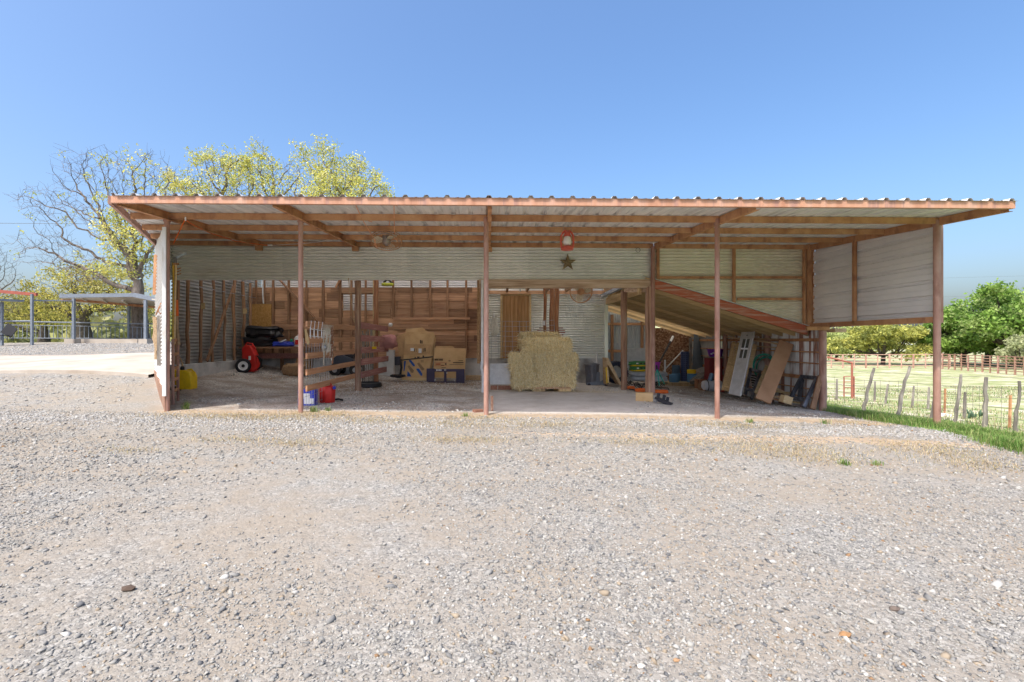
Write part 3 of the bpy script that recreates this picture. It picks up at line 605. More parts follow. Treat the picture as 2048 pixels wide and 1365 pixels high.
tag(stones('gravel', 34000, lefty, lambda n, Y: np.clip(RNG.lognormal(math.log(.014), .38, n), .008, .04) * (.75 + Y / 40), white=.35), 'pale gravel drive left of the barn', 'gravel')
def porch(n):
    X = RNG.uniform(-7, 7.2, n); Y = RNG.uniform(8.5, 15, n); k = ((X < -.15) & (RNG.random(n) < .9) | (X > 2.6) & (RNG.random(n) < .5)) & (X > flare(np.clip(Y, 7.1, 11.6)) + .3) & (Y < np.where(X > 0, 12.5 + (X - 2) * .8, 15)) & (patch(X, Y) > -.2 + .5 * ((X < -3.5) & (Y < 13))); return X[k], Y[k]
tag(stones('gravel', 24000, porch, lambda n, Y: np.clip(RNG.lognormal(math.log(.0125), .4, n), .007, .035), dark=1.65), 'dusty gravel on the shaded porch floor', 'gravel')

# ------------------------------------------------------------------ grass, straw, weeds
leafm = bpy.data.materials.new('foliage'); leafm.use_nodes = True; vc_nodes(leafm, .6, .35)
def blades(X, Y, h, lean, wid, cols, name, z0=None, **tags):
    n = len(X); Z = gzv(X, Y) if z0 is None else z0; a = RNG.uniform(0, 6.28, n); L_ = h * RNG.uniform(.55, 1.25, n); ln = RNG.uniform(.2, 1, n) * lean
    dx, dy = np.cos(a), np.sin(a); px_, py_ = -dy * wid / 2, dx * wid / 2; b = np.stack([X, Y, Z - .01], 1)
    side = np.stack([px_, py_, np.zeros(n)], 1); mid = b + np.stack([dx * ln * L_ * .35, dy * ln * L_ * .35, L_ * .62], 1); tip = b + np.stack([dx * ln * L_, dy * ln * L_, L_ * (1 - .3 * ln)], 1)
    V = np.stack([b - side, b + side, mid - side * .7, mid + side * .7, tip], 1).reshape(-1, 3); o = 5 * np.arange(n)[:, None]
    Fi = np.concatenate([o + np.array([[0, 1, 3]]), o + np.array([[0, 3, 2]]), o + np.array([[2, 3, 4]])]); c = cols[RNG.integers(0, len(cols), n)] * RNG.uniform(.75, 1.2, (n, 1))
    return arr_obj(name, V, Fi, leafm, np.repeat(c, 5, 0), **tags)
GRN = np.array([(.10, .22, .04), (.14, .27, .055), (.19, .31, .075), (.25, .34, .10), (.34, .34, .15)]); STRAW = np.array([(.46, .37, .23), (.54, .45, .30), (.40, .31, .18), (.36, .33, .18)])
n = 60000; Y = RNG.uniform(4.5, 14, n); X = grass_edge(Y) + np.abs(RNG.normal(0, 1.1, n)) - .12 + RNG.normal(0, .1, n); k = (patch(X * 2.5, Y * 2.5) + RNG.normal(0, .2, n) > -.3) & ~((X < 7.65) & (Y > 11)); X, Y = X[k], Y[k]
blades(X, Y, .10 * (1 + .9 * np.clip(patch(X * 3, Y * 3), -.6, .8)), .9, .007, GRN, 'grass', kind='stuff', label='lush green grass strip along the right edge of the yard', cat='grass')
n = 34000; Y = RNG.uniform(6, 26, n); X = RNG.uniform(8.2, 28, n); k = patch(X * .8, Y * .8) > -.15; X, Y = X[k], Y[k]
blades(X, Y, .10, .9, .014, np.concatenate([GRN, STRAW]), 'grass', kind='stuff', label='sparse short pasture grass inside the wire fence', cat='grass')
# dry straw litter
def litter(cx, cy, rx, ry, n):
    X = cx + RNG.normal(0, rx, n); Y = cy + RNG.normal(0, ry, n); return X, Y
SP = [(430, 832, .5, .09, 900), (560, 836, .55, .1, 900), (640, 828, .3, .08, 500), (740, 842, .3, .08, 350), (900, 848, .5, .1, 600), (960, 836, .3, .08, 400), (935, 880, .35, .06, 400), (1070, 848, .45, .1, 600), (1290, 884, .4, .07, 450), (1420, 850, .4, .08, 400), (1500, 890, .6, .12, 800), (1580, 905, .4, .1, 600), (1650, 920, .25, .08, 250), (1480, 852, .4, .08, 400), (1880, 905, .35, .12, 600), (1960, 930, .3, .1, 400), (1840, 890, .3, .08, 350), (590, 888, .2, .05, 200), (270, 900, .2, .05, 100), (1700, 846, .3, .08, 200), (480, 880, .3, .05, 250)]
XS, YS = [], []
for px, py, rx, ry, n in SP:
    p = gp(px, py); a, b_ = litter(p.x, p.y, rx * 1.1, ry * 2.0, int(n * 1.3)); XS.append(a); YS.append(b_)
XS, YS = np.concatenate(XS), np.concatenate(YS)
blades(XS, YS, .05, 1.9, .007, STRAW, 'straw_litter', kind='stuff', label='dry straw and dead grass scattered before the porch', cat='straw')
for px, py, hh, nn, lb in ((372, 818, .16, 60, 'small green weed tuft at the foot of the left post'), (627, 824, .13, 60, 'small green weed tuft beside the gate post'), (657, 822, .09, 40, 'low weed tuft right of the gate post'), (1500, 846, .1, 40, 'low weed tuft on the bare dirt right of the porch post'), (1650, 848, .1, 35, 'low weed tuft near the shed corner'), (1690, 930, .08, 50, 'isolated green tuft in the gravel at right'), (1752, 930, .07, 40, 'rightmost green tuft in the gravel yard'), (930, 833, .08, 40, 'low weed tuft left of the centre post')):
    p = gp(px, py); X = p.x + RNG.normal(0, .03, nn); Y = p.y + RNG.normal(0, .02, nn)
    blades(X, Y, hh, .8, .008, GRN, 'weed', base=p, label=lb, cat='weed', group='weed tufts in the yard')

# ------------------------------------------------------------------ trees
BARK = mat('bark', [(.085, .07, .055), (.16, .135, .115), (.24, .21, .18)], 7, (1, 1, .5), rough=.95, bump=.5, bscale=14, rnd=.1)
BARKD = mat('bark_dark', [(.04, .033, .028), (.075, .062, .052), (.12, .10, .085)], 7, (1, 1, .5), rough=.95, bump=.5, bscale=14, rnd=.1)
def leaves(name, cen, rad_, per, size, cols, parent):
    cen = np.array(cen); n = len(cen) * per; c = np.repeat(cen, per, 0) + RNG.normal(0, 1, (n, 3)) * rad_ * np.array([1, 1, .75])
    u = RNG.normal(0, 1, (n, 3)); u /= np.linalg.norm(u, axis=1)[:, None]; w = RNG.normal(0, 1, (n, 3)); w -= (w * u).sum(1)[:, None] * u; w /= np.linalg.norm(w, axis=1)[:, None]
    s = size * RNG.uniform(.6, 1.35, (n, 1)); u = u * s; w = w * s * .55
    V = np.stack([c - u, c + w, c + u, c - w], 1).reshape(-1, 3); Fi = (np.arange(n) * 4)[:, None] + np.array([[0, 1, 2, 3]])
    cc = np.repeat(cols[RNG.integers(0, len(cols), len(cen))], per, 0) * RNG.uniform(.75, 1.2, (n, 1))
    return arr_obj(name, V, Fi, leafm, np.repeat(cc, 4, 0), parent=parent)
def tree(name, label, base, fork, lobes, seed, leafcols=None, prob=None, npts=700, step=.3, r0=.011, per=11, lrad=.15, lsize=.065, bark=BARK, group=None, twig=.55, trunk_r=.4):
    "limbs grow towards points spread through the crown lobes (cx, cz, rx, rz in metres)"
    rg = np.random.default_rng(seed); root = thing(name, base, label, 'tree', group); B = np.array(base, float); Fk = np.array(fork, float); P = []
    wts = np.array([l[2] * l[3] for l in lobes]); 
    for (cx, cz, rx, rz), k in zip(lobes, (npts * wts / wts.sum()).astype(int)):
        v = rg.normal(0, 1, (k, 3)); v /= np.linalg.norm(v, axis=1)[:, None]; v *= rg.random((k, 1)) ** .4; P.append(np.stack([cx + v[:, 0] * rx, B[1] + v[:, 1] * max(rx, rz) * .9, cz + v[:, 2] * rz], 1))
    P = np.concatenate(P); nt = max(3, int(np.linalg.norm(Fk - B) / step)); N = [B - np.array([0, 0, .2])] + [B + (Fk - B) * (i + 1) / nt + rg.normal(0, .02, 3) * (i < nt - 1) for i in range(nt)]; par = [-1] + list(range(nt))
    N = [np.array(x) for x in N]; alive = np.ones(len(P), bool); near = np.full(len(P), 1e9); ni = np.zeros(len(P), int); start = 0
    for it in range(90):
        A = np.array(N[start:]); 
        if len(A):
            dd = np.linalg.norm(P[:, None] - A[None], axis=2); j = dd.argmin(1); dm = dd[np.arange(len(P)), j]; up = dm < near; near[up] = dm[up]; ni[up] = j[up] + start
        start = len(N); alive &= near > step * 1.3
        if not alive.any(): break
        acc = {}
        for q in np.nonzero(alive & (near < (60 if it < 30 else 4)))[0]:
            d = P[q] - N[ni[q]]; acc[ni[q]] = acc.get(ni[q], 0) + d / np.linalg.norm(d)
        grew = False
        for k, d in acc.items():
            d = d / (np.linalg.norm(d) + 1e-9) + rg.normal(0, .28, 3); d /= np.linalg.norm(d); N.append(N[k] + d * step); par.append(k); grew = True
        if not grew or len(N) > 6000: break
    n = len(N); ch = [[] for _ in range(n)]
    for i in range(1, n): ch[par[i]].append(i)
    rad = np.zeros(n); e = 2.25
    for i in range(n - 1, -1, -1): rad[i] = r0 if not ch[i] else sum(rad[c] ** e for c in ch[i]) ** (1 / e)
    pw = math.log(trunk_r / r0) / math.log(max(rad[0] / r0, 1.5)); rad = r0 * (rad / r0) ** pw; rad[:nt + 1] *= np.linspace(1.2, .62, nt + 1); mb = MB(); tips = []
    mb.tube(N[:nt + 1], [float(x) for x in rad[:nt + 1]], 10, cap=False)
    for i in range(nt + 1, n): mb.tube([N[par[i]], N[i]], [min(rad[par[i]], rad[i] * 1.5) if i > nt else rad[par[i]], rad[i]], 8 if rad[i] > .1 else (5 if rad[i] > .03 else 3), cap=False)
    for i in range(nt, n):
        if rad[i] < r0 * 3.2:
            dr = N[i] - N[par[i]]; dr /= np.linalg.norm(dr) + 1e-9
            for _ in range(2 if not ch[i] else 1):
                d = dr * .7 + rg.normal(0, .6, 3); d[2] += .12; L_ = twig * rg.uniform(.4, 1.1) / max(.6, np.linalg.norm(d)); p1 = N[i] + d * L_ * .5 + rg.normal(0, .03, 3); p2 = N[i] + d * L_; mb.tube([N[i], p1, p2], [r0 * .8, r0 * .65, r0 * .5], 3, cap=False); tips += [p2, p1] if not ch[i] else [p2]
    mb.build('trunk', bark, parent=root, smooth=60)
    if leafcols is not None:
        cen = [tuple(t) for t in tips if prob is None or rg.random() < prob(t)]
        if cen: leaves('crown', cen, lrad, per, lsize, leafcols, root)
    return root
YG = np.array([(.60, .58, .13), (.68, .64, .18), (.52, .53, .12), (.44, .48, .12), (.72, .68, .28)])
OLV = np.array([(.42, .38, .10), (.50, .45, .11), (.56, .49, .13), (.34, .34, .10)])
DGR = np.array([(.18, .31, .06), (.25, .39, .08), (.31, .45, .11), (.13, .23, .05), (.38, .48, .17)])
def clump(c, sc, sd): return mnoise.noise((c[0] * sc + sd, c[1] * sc, c[2] * sc))
def ptree(label, px, fpx, fpy, D, lob, seed, **k):
    x = ux(px, D); f = at(fpx, fpy, D); m_ = D / F
    return tree('oak_tree', label, (x, D, gz(x, D)), (f.x, D, f.z), [(ux(a, D), uz(b_, D), rx * m_, ry * m_) for a, b_, rx, ry in lob], seed, group='oaks behind the barn', **k)
tb = at(278, 690, 27); lx0, lz0 = ux(212, 27), uz(405, 27)
ptree('large half-bare oak with wide twiggy limbs standing left of the barn', 280, 276, 560, 27, [(110, 410, 70, 45), (190, 345, 75, 50), (300, 350, 55, 50), (100, 500, 65, 45), (230, 440, 60, 60), (265, 500, 45, 60), (180, 540, 60, 40), (310, 430, 40, 50)], 21, leafcols=YG, prob=lambda c: (.9 if c[0] > lx0 and c[2] < lz0 and clump(c, .7, 1) > -.2 else (.12 if c[0] > lx0 else .02)), npts=1700, step=.25, trunk_r=.40, r0=.0085, twig=.6, per=14)
ptree('budding oak whose yellow-green crown rises behind the left roof end', 450, 450, 500, 30, [(360, 375, 40, 32), (430, 345, 50, 40), (410, 400, 70, 50), (490, 380, 45, 40), (475, 325, 25, 25)], 5, leafcols=YG, prob=lambda c: .88 if clump(c, .5, 5) > -.25 else .1, npts=1100, step=.27, trunk_r=.36, per=15, lrad=.17)
ptree('tallest sparse oak with upright forked limbs rising above the barn roof', 550, 550, 480, 31, [(515, 305, 16, 22), (530, 340, 40, 30), (585, 355, 35, 35), (550, 400, 60, 50)], 14, leafcols=YG, prob=lambda c: .75 if clump(c, .5, 12) > .0 else .08, npts=700, step=.27, trunk_r=.32, per=14)
ptree('rightmost budding oak showing as a rounded crown above the barn roof', 680, 680, 480, 30, [(610, 310, 15, 20), (650, 305, 22, 16), (650, 345, 38, 32), (705, 345, 40, 32), (740, 378, 42, 28), (670, 400, 80, 50)], 36, leafcols=YG, prob=lambda c: .92 if clump(c, .5, 33) > -.35 else .15, npts=1200, step=.27, trunk_r=.36, per=15, lrad=.17)
ptree('olive-leaved spreading oak with dark trunk behind the patio railing', 168, 168, 630, 36, [(105, 590, 45, 35), (165, 560, 60, 40), (230, 580, 50, 40), (70, 620, 45, 30), (275, 615, 40, 35), (165, 610, 70, 30)], 44, leafcols=OLV, prob=lambda c: .9 if clump(c, .5, 3) > -.3 else .2, npts=900, trunk_r=.5, bark=BARKD, lsize=.085, lrad=.22, per=12)
ptree('smaller olive-leaved oak at the far left behind the patio', 88, 88, 650, 42, [(40, 615, 45, 30), (100, 630, 45, 25), (10, 640, 40, 25)], 49, leafcols=OLV, prob=lambda c: .9 if clump(c, .5, 8) > -.3 else .2, npts=600, trunk_r=.4, bark=BARKD, lsize=.095, lrad=.25, per=12)
ptree('bare grey tree cut off by the left picture edge', -35, -30, 610, 34, [(0, 560, 32, 50), (-30, 520, 40, 50), (15, 610, 30, 30)], 61, npts=900, step=.27, trunk_r=.28, r0=.009)
def bushy(name, label, px, d, w, h, z0, seed, cols, n, group, lsize=.16, dens=22, bark=BARKD, under=.12):
    "full crown: limbs plus leaf clumps filling an uneven dome"
    rs = random.Random(seed); x = ux(px, d); g = gz(x, d); root = thing(name, (x, d, g), label, 'tree', group); mb = MB()
    mb.tube([(x, d, g - .3), (x + .1, d, g + h * .2), (x - .1, d, g + h * .45)], [.05 * h, .04 * h, .025 * h], 8)
    lob = [(x + rs.uniform(-.72, .72) * w, d + rs.uniform(-.5, .5) * w, g + h * rs.uniform(under + .15, .84), rs.uniform(.16, .30)) for _ in range(24)]
    for a in lob: mb.tube([(x, d, g + h * .2), ((x + a[0]) / 2, (d + a[1]) / 2, g + h * .3), a[:3]], [.022 * h, .016 * h, .005 * h], 5, cap=False)
    mb.build('trunk', bark, parent=root, smooth=60); cen = []
    while len(cen) < n:
        a = lob[rs.randrange(24)]; v = Vector((rs.gauss(0, 1), rs.gauss(0, 1), rs.gauss(0, 1))).normalized() * (rs.random() ** .35)
        p = (a[0] + v.x * a[3] * w, a[1] + v.y * a[3] * w, a[2] + v.z * a[3] * h * .55)
        if p[2] > g + h * under: cen.append(p)
    leaves('crown', cen, lsize * 1.7, dens, lsize, cols, root); return root
bushy('oak_tree', 'wide rounded yellow-green live oak in the pasture beyond the side panel', 1765, 52, 5.2, 4.6, 0, 3, np.array([(.46, .46, .11), (.53, .52, .14), (.38, .40, .11), (.29, .32, .10)]), 750, 'trees beyond the pasture', .13)
for px, d, w, h, sd, lb in ((1925, 50, 4.2, 5.6, 4, 'bright green leafy tree just right of the corner post'), (2030, 46, 5.2, 8.2, 8, 'tallest bright green leafy tree at the right picture edge'), (1975, 54, 5, 6.8, 9, 'bright green tree between the corner-post tree and the tall edge tree'), (2110, 48, 5, 7.2, 10, 'green tree cut off by the right picture edge')):
    bushy('leafy_tree', lb, px, d, w, h, 0, sd, DGR, 800, 'green trees at the right', .17)
bushy('leafy_tree', 'pale green bush behind the pens at the right edge', 2046, 42, 1.6, 3.0, 0, 17, np.array([(.36, .40, .20), (.44, .46, .26)]), 150, 'green trees at the right', .12)
for i, (px, d, w, h) in enumerate(((1672, 62, 4, 4.0), (1700, 75, 4.5, 5.2))):
    bushy('leafy_tree', ('pale lime bush right behind the rusty shed wall', 'pale lime tree left of the wide pasture oak')[i], px, d, w, h, 0, 70 + i, np.array([(.38, .44, .14), (.46, .50, .20), (.32, .38, .12)]), 240, 'trees beyond the pasture', .2)
# far wooded ridges
def ridge(name, x0, x1, d, f, m_, label):
    mb = MB(); n = 90; P = []
    for i in range(n + 1):
        x = x0 + (x1 - x0) * i / n; z = f(x)
        P += [(x, d, -4), (x, d + 12, z * .6), (x, d + 60, z), (x, d + 120, z * .7)]
    mb.add(P, [(4 * i + j, 4 * i + 4 + j, 4 * i + 5 + j, 4 * i + 1 + j) for i in range(n) for j in range(3)]); return mb.build(name, m_, kind='structure', smooth=60)
HILL = mat('hill_scrub', [(.17, .21, .09), (.30, .33, .17), (.44, .43, .29)], .12, (1, .4, 1.5), rough=1, bump=.4, bscale=.6, rnd=0, detail=12)
ridge('hill', 60, 700, 330, lambda x: 11 + 5 * math.sin(x / 85) + 3 * mnoise.noise((x / 30, 0, 0)) - 5 * max(0, (x - 330) / 300), HILL, '')
ridge('hill', -900, -20, 300, lambda x: 5 + 2.5 * math.sin(x / 70) + 2 * mnoise.noise((x / 25, 4, 0)), HILL, '')
def wood_mass(n, xr, dr, zf, hs, cols, label, size=.5):
    cen = []
    for _ in range(n):
        d = random.uniform(*dr); x = random.uniform(*xr) * d; h = random.uniform(*hs); z = zf(x, d); 
        for _k in range(9): cen.append((x + random.gauss(0, h * .3), d + random.gauss(0, h * .3), z + abs(random.gauss(.45, .28)) * h))
    c = np.array(cen); m = len(c) * 9; cc = np.repeat(c, 9, 0) + RNG.normal(0, .55, (m, 3)); u = RNG.normal(0, 1, (m, 3)); u /= np.linalg.norm(u, axis=1)[:, None]; w = np.cross(u, RNG.normal(0, 1, (m, 3))); w /= np.linalg.norm(w, axis=1)[:, None]
    V = np.stack([cc - u * size, cc + w * size * .6, cc + u * size, cc - w * size * .6], 1).reshape(-1, 3); Fi = (np.arange(m) * 4)[:, None] + np.array([[0, 1, 2, 3]]); co = np.repeat(np.repeat(cols[RNG.integers(0, len(cols), n)], 9, 0), 9, 0) * RNG.uniform(.8, 1.2, (m, 1))
    return arr_obj('distant_wood', V, Fi, leafm, np.repeat(co, 4, 0), kind='stuff', label=label, cat='woodland')
wood_mass(230, (-1.15, -.52), (50, 110), lambda x, d: gz(x, d) - .5, (2.5, 4.5), np.array([(.24, .26, .09), (.30, .31, .12), (.36, .35, .15), (.20, .22, .10)]), 'olive scrub woodland behind the patio railing at left')
wood_mass(220, (.66, 1.15), (150, 330), lambda x, d: -1.5 + (d - 150) * .035, (3, 6), np.array([(.34, .38, .17), (.42, .44, .22), (.26, .31, .13), (.48, .48, .30)]), 'pale scrub woodland on the far hillside at right', .7)

# ------------------------------------------------------------------ pasture fences
WIRE = plain('fence_wire', (.16, .15, .14), .6, .5); GREYW = mat('weathered_post', [(.10, .09, .08), (.22, .20, .175), (.36, .33, .29)], 6, (2, 2, .5), rough=.95, bump=.4, rnd=.25)
FP = [(1726, 825, 736, 22, .045, 1), (1794, 836, 733, 25, .045, 1), (1908, 846, 749, 14, .04, 0), (1969, 858, 754, 2, .042, 1), (2033, 868, 762, 5, .035, 1), (2110, 884, 770, 4, .05, 1)]
wf = thing('wire_fence', gp(1794, 836), 'woven wire fence on crooked cedar posts along the grass strip', 'fence'); tops = []
for px, yb, yt, ln, r, crook in FP:
    p = gp(px, yb); h = (yb - yt) / F * p.y; dx = ln / F * p.y; mb = MB(); k = 8
    mb.tube([p + Vector((dx * (j / k) ** (1.5 if crook else 1) + (random.uniform(-.02, .02) if crook else 0), random.uniform(-.015, .015), -.15 + (h + .15) * j / k)) for j in range(k + 1)], [r * random.uniform(.8, 1.1) * (1 - .35 * j / k) for j in range(k + 1)], 7); mb.build('post', GREYW, parent=wf, smooth=50); tops.append((p, h))
for px, yb, yt in ((1889, 831, 777), (2019, 858, 790)):
    p = gp(px, yb); h = (yb - yt) / F * p.y; mb = MB(); mb.beam(p, p + Vector((.02, 0, h)), .03, .035); mb.build('steel_post', RUST, parent=wf)
line = [Vector((8.7, 16, gz(8.7, 16)))] + [p for p, h in tops]; mbw = MB()
for zz in (.08, .25, .42, .6, .78, .98):
    mbw.tube([p + Vector((.03, 0, zz + random.uniform(-.015, .015))) for p in line], .0035, 3, cap=False)
for a, b_ in zip(line[:-1], line[1:]):
    n = max(2, int((a - b_).length / .3))
    for i in range(n):
        p = a.lerp(b_, i / n); mbw.tube([p + Vector((.03, 0, .04)), p + Vector((.03, 0, .8))], .0025, 3, cap=False)
mbw.build('wire_mesh', WIRE, parent=wf)
sf = thing('stake_fence', gp(1826, 812), 'row of short thin grey stakes crossing the pasture behind the crooked posts', 'fence'); prev = None
for px, yb, yt, ln in ((1652, 798, 752, 0), (1673, 800, 755, 1), (1749, 804, 760, 1), (1770, 808, 765, 6), (1824, 815, 768, 4), (1856, 818, 771, 2), (1862, 838, 779, 9), (1928, 838, 780, 2)):
    p = gp(px, yb); h = (yb - yt) / F * p.y; mb = MB(); mb.tube([p + Vector((ln / F * p.y * t, 0, h * t - .05)) for t in (0, .33, .66, 1)], [.04, .035, .034, .026], 6); mb.build('stake', GREYW, parent=sf, smooth=50)
    if prev:
        mb = MB(); [mb.tube([prev + Vector((0, 0, z)), p + Vector((0, 0, z))], .003, 3) for z in (.25, .5)]; mb.build('wire', WIRE, parent=sf)
    prev = p
REDPIPE = plain('red_pipe', (.36, .13, .09), .7)
pg = thing('pipe_gate', gp(1704, 797), 'rust-red pipe gate frame between the shed and the pasture', 'gate'); p = gp(1704, 797); d = p.y
for px, yt in ((1704, 725), (1688, 753), (1708, 753)):
    mb = MB(); b_ = p + Vector(((px - 1704) / F * d, 0, 0)); mb.tube([b_ - Vector((0, 0, .1)), Vector((b_.x, d, uz(yt, d)))], .035 if px == 1704 else .022, 8); mb.build('post', REDPIPE, parent=pg, smooth=50)
mb = MB(); mb.tube([at(1655, 714, d), at(1704, 726, d)], .03, 8); mb.build('rail', REDPIPE, parent=pg, smooth=50)
for y in (753, 764, 775, 786):
    mb = MB(); mb.tube([at(1688, y, d), at(1708, y, d)], .014, 6); mb.build('rail', REDPIPE, parent=pg, smooth=50)
def pens(label, pa, pb, da, db, n, h, seed, mm=REDPIPE, rails=5):
    A = Vector((ux(pa, da), da, gz(ux(pa, da), da))); B = Vector((ux(pb, db), db, gz(ux(pb, db), db))); root = thing('pipe_fence', A.lerp(B, .5), label, 'fence', 'pipe pens across the pasture')
    for i in range(n + 1):
        q = A.lerp(B, i / n); q.z = gz(q.x, q.y); mb = MB(); mb.tube([q - Vector((0, 0, .2)), q + Vector((0, 0, h + (.1 if i % 3 == 0 else 0)))], .075 if i % 2 == 0 else .055, 6); mb.build('post', mm if i % 4 else RUSTP, parent=root, smooth=50)
    for k in range(rails):
        mb = MB(); z = .25 + (h - .25) * k / (rails - 1); mb.tube([(A.lerp(B, i / n).x, A.lerp(B, i / n).y, gz(A.lerp(B, i / n).x, A.lerp(B, i / n).y) + z) for i in range(n + 1)], .035, 5); mb.build('rail', mm, parent=root, smooth=50)
pens('salmon pipe rail fence in front of the wide pasture oak', 1640, 1900, 47, 45, 11, 1.25, 1, plain('salmon_pipe', (.46, .29, .23), .7), 4)
pens('rusty pipe pens in front of the bright green trees', 1885, 2130, 44, 32, 15, 1.3, 2, plain('dull_rust_pipe', (.34, .20, .14), .8), 6)
mb = MB(); mb.box((ux(1806, 120), 120, 1.0), (3.2, 3, 1.2)); mb.box((ux(1806, 120), 120, 1.75), (3.8, 3.4, .3)); mb.build('far_shed', WHPL, label='tiny white outbuilding seen past the pasture oak', cat='shed')
for y0, y1, d in ((560, 548, 120), (604, 593, 120), (636, 625, 120)):
    pass
ul = thing('power_lines', (ux(1960, 120), 120, 6), 'three thin power lines over the pasture trees', 'power line')
for y0, y1 in ((557, 549), (594, 589), (634, 628)):
    mb = MB(); mb.tube([at(1600, y0 + 2, 120), at(1850, y0, 120), at(2150, y1, 120)], .018, 4, cap=False); mb.build('wire', WIRE, parent=ul)
mb = MB(); mb.tube([at(-60, 446, 40), at(150, 447.5, 40), at(420, 449, 40)], .018, 4, cap=False); mb.build('power_line', WIRE, label='single dark power line crossing the bare oak at left', cat='power line')
# prickly pear, pale rock
p = gp(1955, 838); mb = MB()
for i in range(9):
    q = p + Vector((random.uniform(-.22, .22), random.uniform(-.1, .1), random.uniform(.05, .16))); mb.lathe([(.01, -.09), (.06, -.05), (.075, 0), (.055, .06), (.01, .085)], q, (random.uniform(-.5, .5), random.uniform(-.3, .3), 1), 8, 1, .3)
mb.build('cactus', plain('cactus', (.09, .16, .09), .7), label='low clump of prickly pear by the pasture fence', cat='cactus', smooth=60)
ROCK = mat('limestone', [(.42, .38, .32), (.55, .51, .45), (.62, .58, .53)], 6, rough=.95, bump=.4)
for px, py, s, lb in ((1885, 832, .2, 'pale flat rock in the pasture behind the corner post'), (1693, 814, .1, 'small pale rock in the grass near the pipe gate')):
    p = gp(px, py); mb = MB(); mb.add([p + Vector((v[0] * s * 1.6 * random.uniform(.8, 1.1), v[1] * s * random.uniform(.8, 1.1), v[2] * s * .45)) for v in IV], IF.tolist()); mb.build('rock', ROCK, label=lb, cat='rock')
# ------------------------------------------------------------------ patio at the far left
BLUEGREY = plain('painted_steel', (.20, .23, .27), .55, .2); TANROOF = plain('patio_roof', (.46, .42, .36), .6, stain=(3, (.30, .26, .2), .55, .5, (1, 1, 1)))
pv = thing('patio_cover', (ux(205, 24), 24, gz(ux(205, 24), 24)), 'grey steel patio cover with sloping tan underside by the big oak', 'patio cover')
mb = MB(); P = [at(119, 594, 24), at(268, 590, 24), at(340, 603, 22.6), at(340, 618, 27), at(150, 600, 29)]
mb.prism([P[0], P[1], at(330, 602, 22.8), at(330, 612, 27.5), at(140, 603, 28)], (0, 0, -.06)); mb.build('roof', TANROOF, parent=pv)
mb = MB(); mb.beam(at(119, 592, 24), at(268, 590, 24), .06, .18); mb.beam(at(268, 590, 24), at(335, 603, 22.8), .06, .2); mb.build('fascia', BLUEGREY, parent=pv)
mb = MB(); mb.beam(at(122, 598, 25), at(330, 616, 27), .08, .12); mb.build('beam', RUST, parent=pv)
for k in range(4):
    mb = MB(); mb.beam(at(165 + k * 40, 597 + k * 2, 24.2), at(185 + k * 38, 606 + k * 3, 27.6), .06, .1); mb.build('joist', TANROOF, parent=pv)
for px, d, yb, yt in ((147.5, 24, 682, 597), (291, 23.2, 682, 600), (258, 27, 676, 607)):
    x = ux(px, d); mb = MB(); mb.beam((x, d, min(uz(yb, d), gz(x, d))), (x, d, uz(yt, d)), .11, .11, up=(0, 1, 0)); mb.build('post', BLUEGREY, parent=pv)
for px, yb in ((147, 684), (291, 689)):
    d = 24 if px < 200 else 23.2; mb = MB(); mb.box((ux(px, d), d, gz(ux(px, d), d) + .08), (.4, .4, .28)); mb.build('footing', SLAB, parent=pv)
mb = MB(); mb.box((ux(220, 25), 25.2, gz(ux(220, 25), 25) + .04), (3.6, 1.6, .3)); mb.build('patio_step', SLAB, label='low concrete step under the grey patio cover', cat='step')
rl = thing('railing', (ux(160, 26), 26, gz(ux(160, 26), 26)), 'steel rail fence with thin uprights along the patio edge', 'railing')
for ya, yb, r in ((642, 648, .03), (649, 655, .015), (676, 677, .02)):
    mb = MB(); mb.tube([at(-30, ya, 26.5), at(150, (ya + yb) / 2, 26), at(312, yb, 26)], r, 6); mb.build('rail', BLUEGREY, parent=rl)
for i in range(38):
    px = -25 + i * 8.8; t = i / 38; mb = MB(); mb.tube([at(px, 650 + 5 * t, 26.3 - .3 * t), at(px, 677, 26.3 - .3 * t)], .016, 4); mb.build('upright', BLUEGREY, parent=rl)
ar = thing('arbor', (ux(50, 23), 23, gz(ux(50, 23), 23)), 'blue-grey steel arbor with rust-red beam at the left edge', 'arbor')
for px, d, yt in ((64, 22.5, 588), (4, 22.5, 604)):
    x = ux(px, d); mb = MB(); mb.beam((x, d, gz(x, d) - .1), (x, d, uz(yt, d)), .09, .09, up=(0, 1, 0)); mb.build('post', BLUEGREY, parent=ar)
mb = MB(); mb.beam(at(-60, 578, 22.3), at(74, 589, 22.6), .12, .14); mb.build('beam', plain('red_beam', (.34, .10, .07), .7), parent=ar)
mb = MB(); mb.beam(at(-60, 597, 21.5), at(44, 602, 23), .5, .08); mb.build('canopy', BLUEGREY, parent=ar)
for a, b_, r in (((-40, 643, 22.5), (64, 642, 22.5), .035), ((64, 601, 22.5), (147, 602, 24), .03)):
    mb = MB(); mb.tube([at(*a), at(*b_)], r, 6); mb.build('rail', BLUEGREY, parent=ar)
lc = thing('lounge_chair', at(15, 680, 22), 'dark sling lounge chair leaning back under the arbor', 'chair')
mb = MB(); mb.beam(at(11, 670, 22), at(26, 652, 22.1), .5, .03, up=(0, 1, 0)); mb.build('backrest', BLACK, parent=lc)
mb = MB(); mb.beam(at(11, 671, 22), at(-12, 671, 21.6), .5, .03); mb.build('seat', BLACK, parent=lc)
for px, dd in ((-8, 21.5), (26, 22.0), (2, 22.2), (14, 21.8)):
    mb = MB(); mb.tube([at(px, 681, dd), at(px, 671, dd)], .018, 5); mb.build('leg', DARKM, parent=lc)
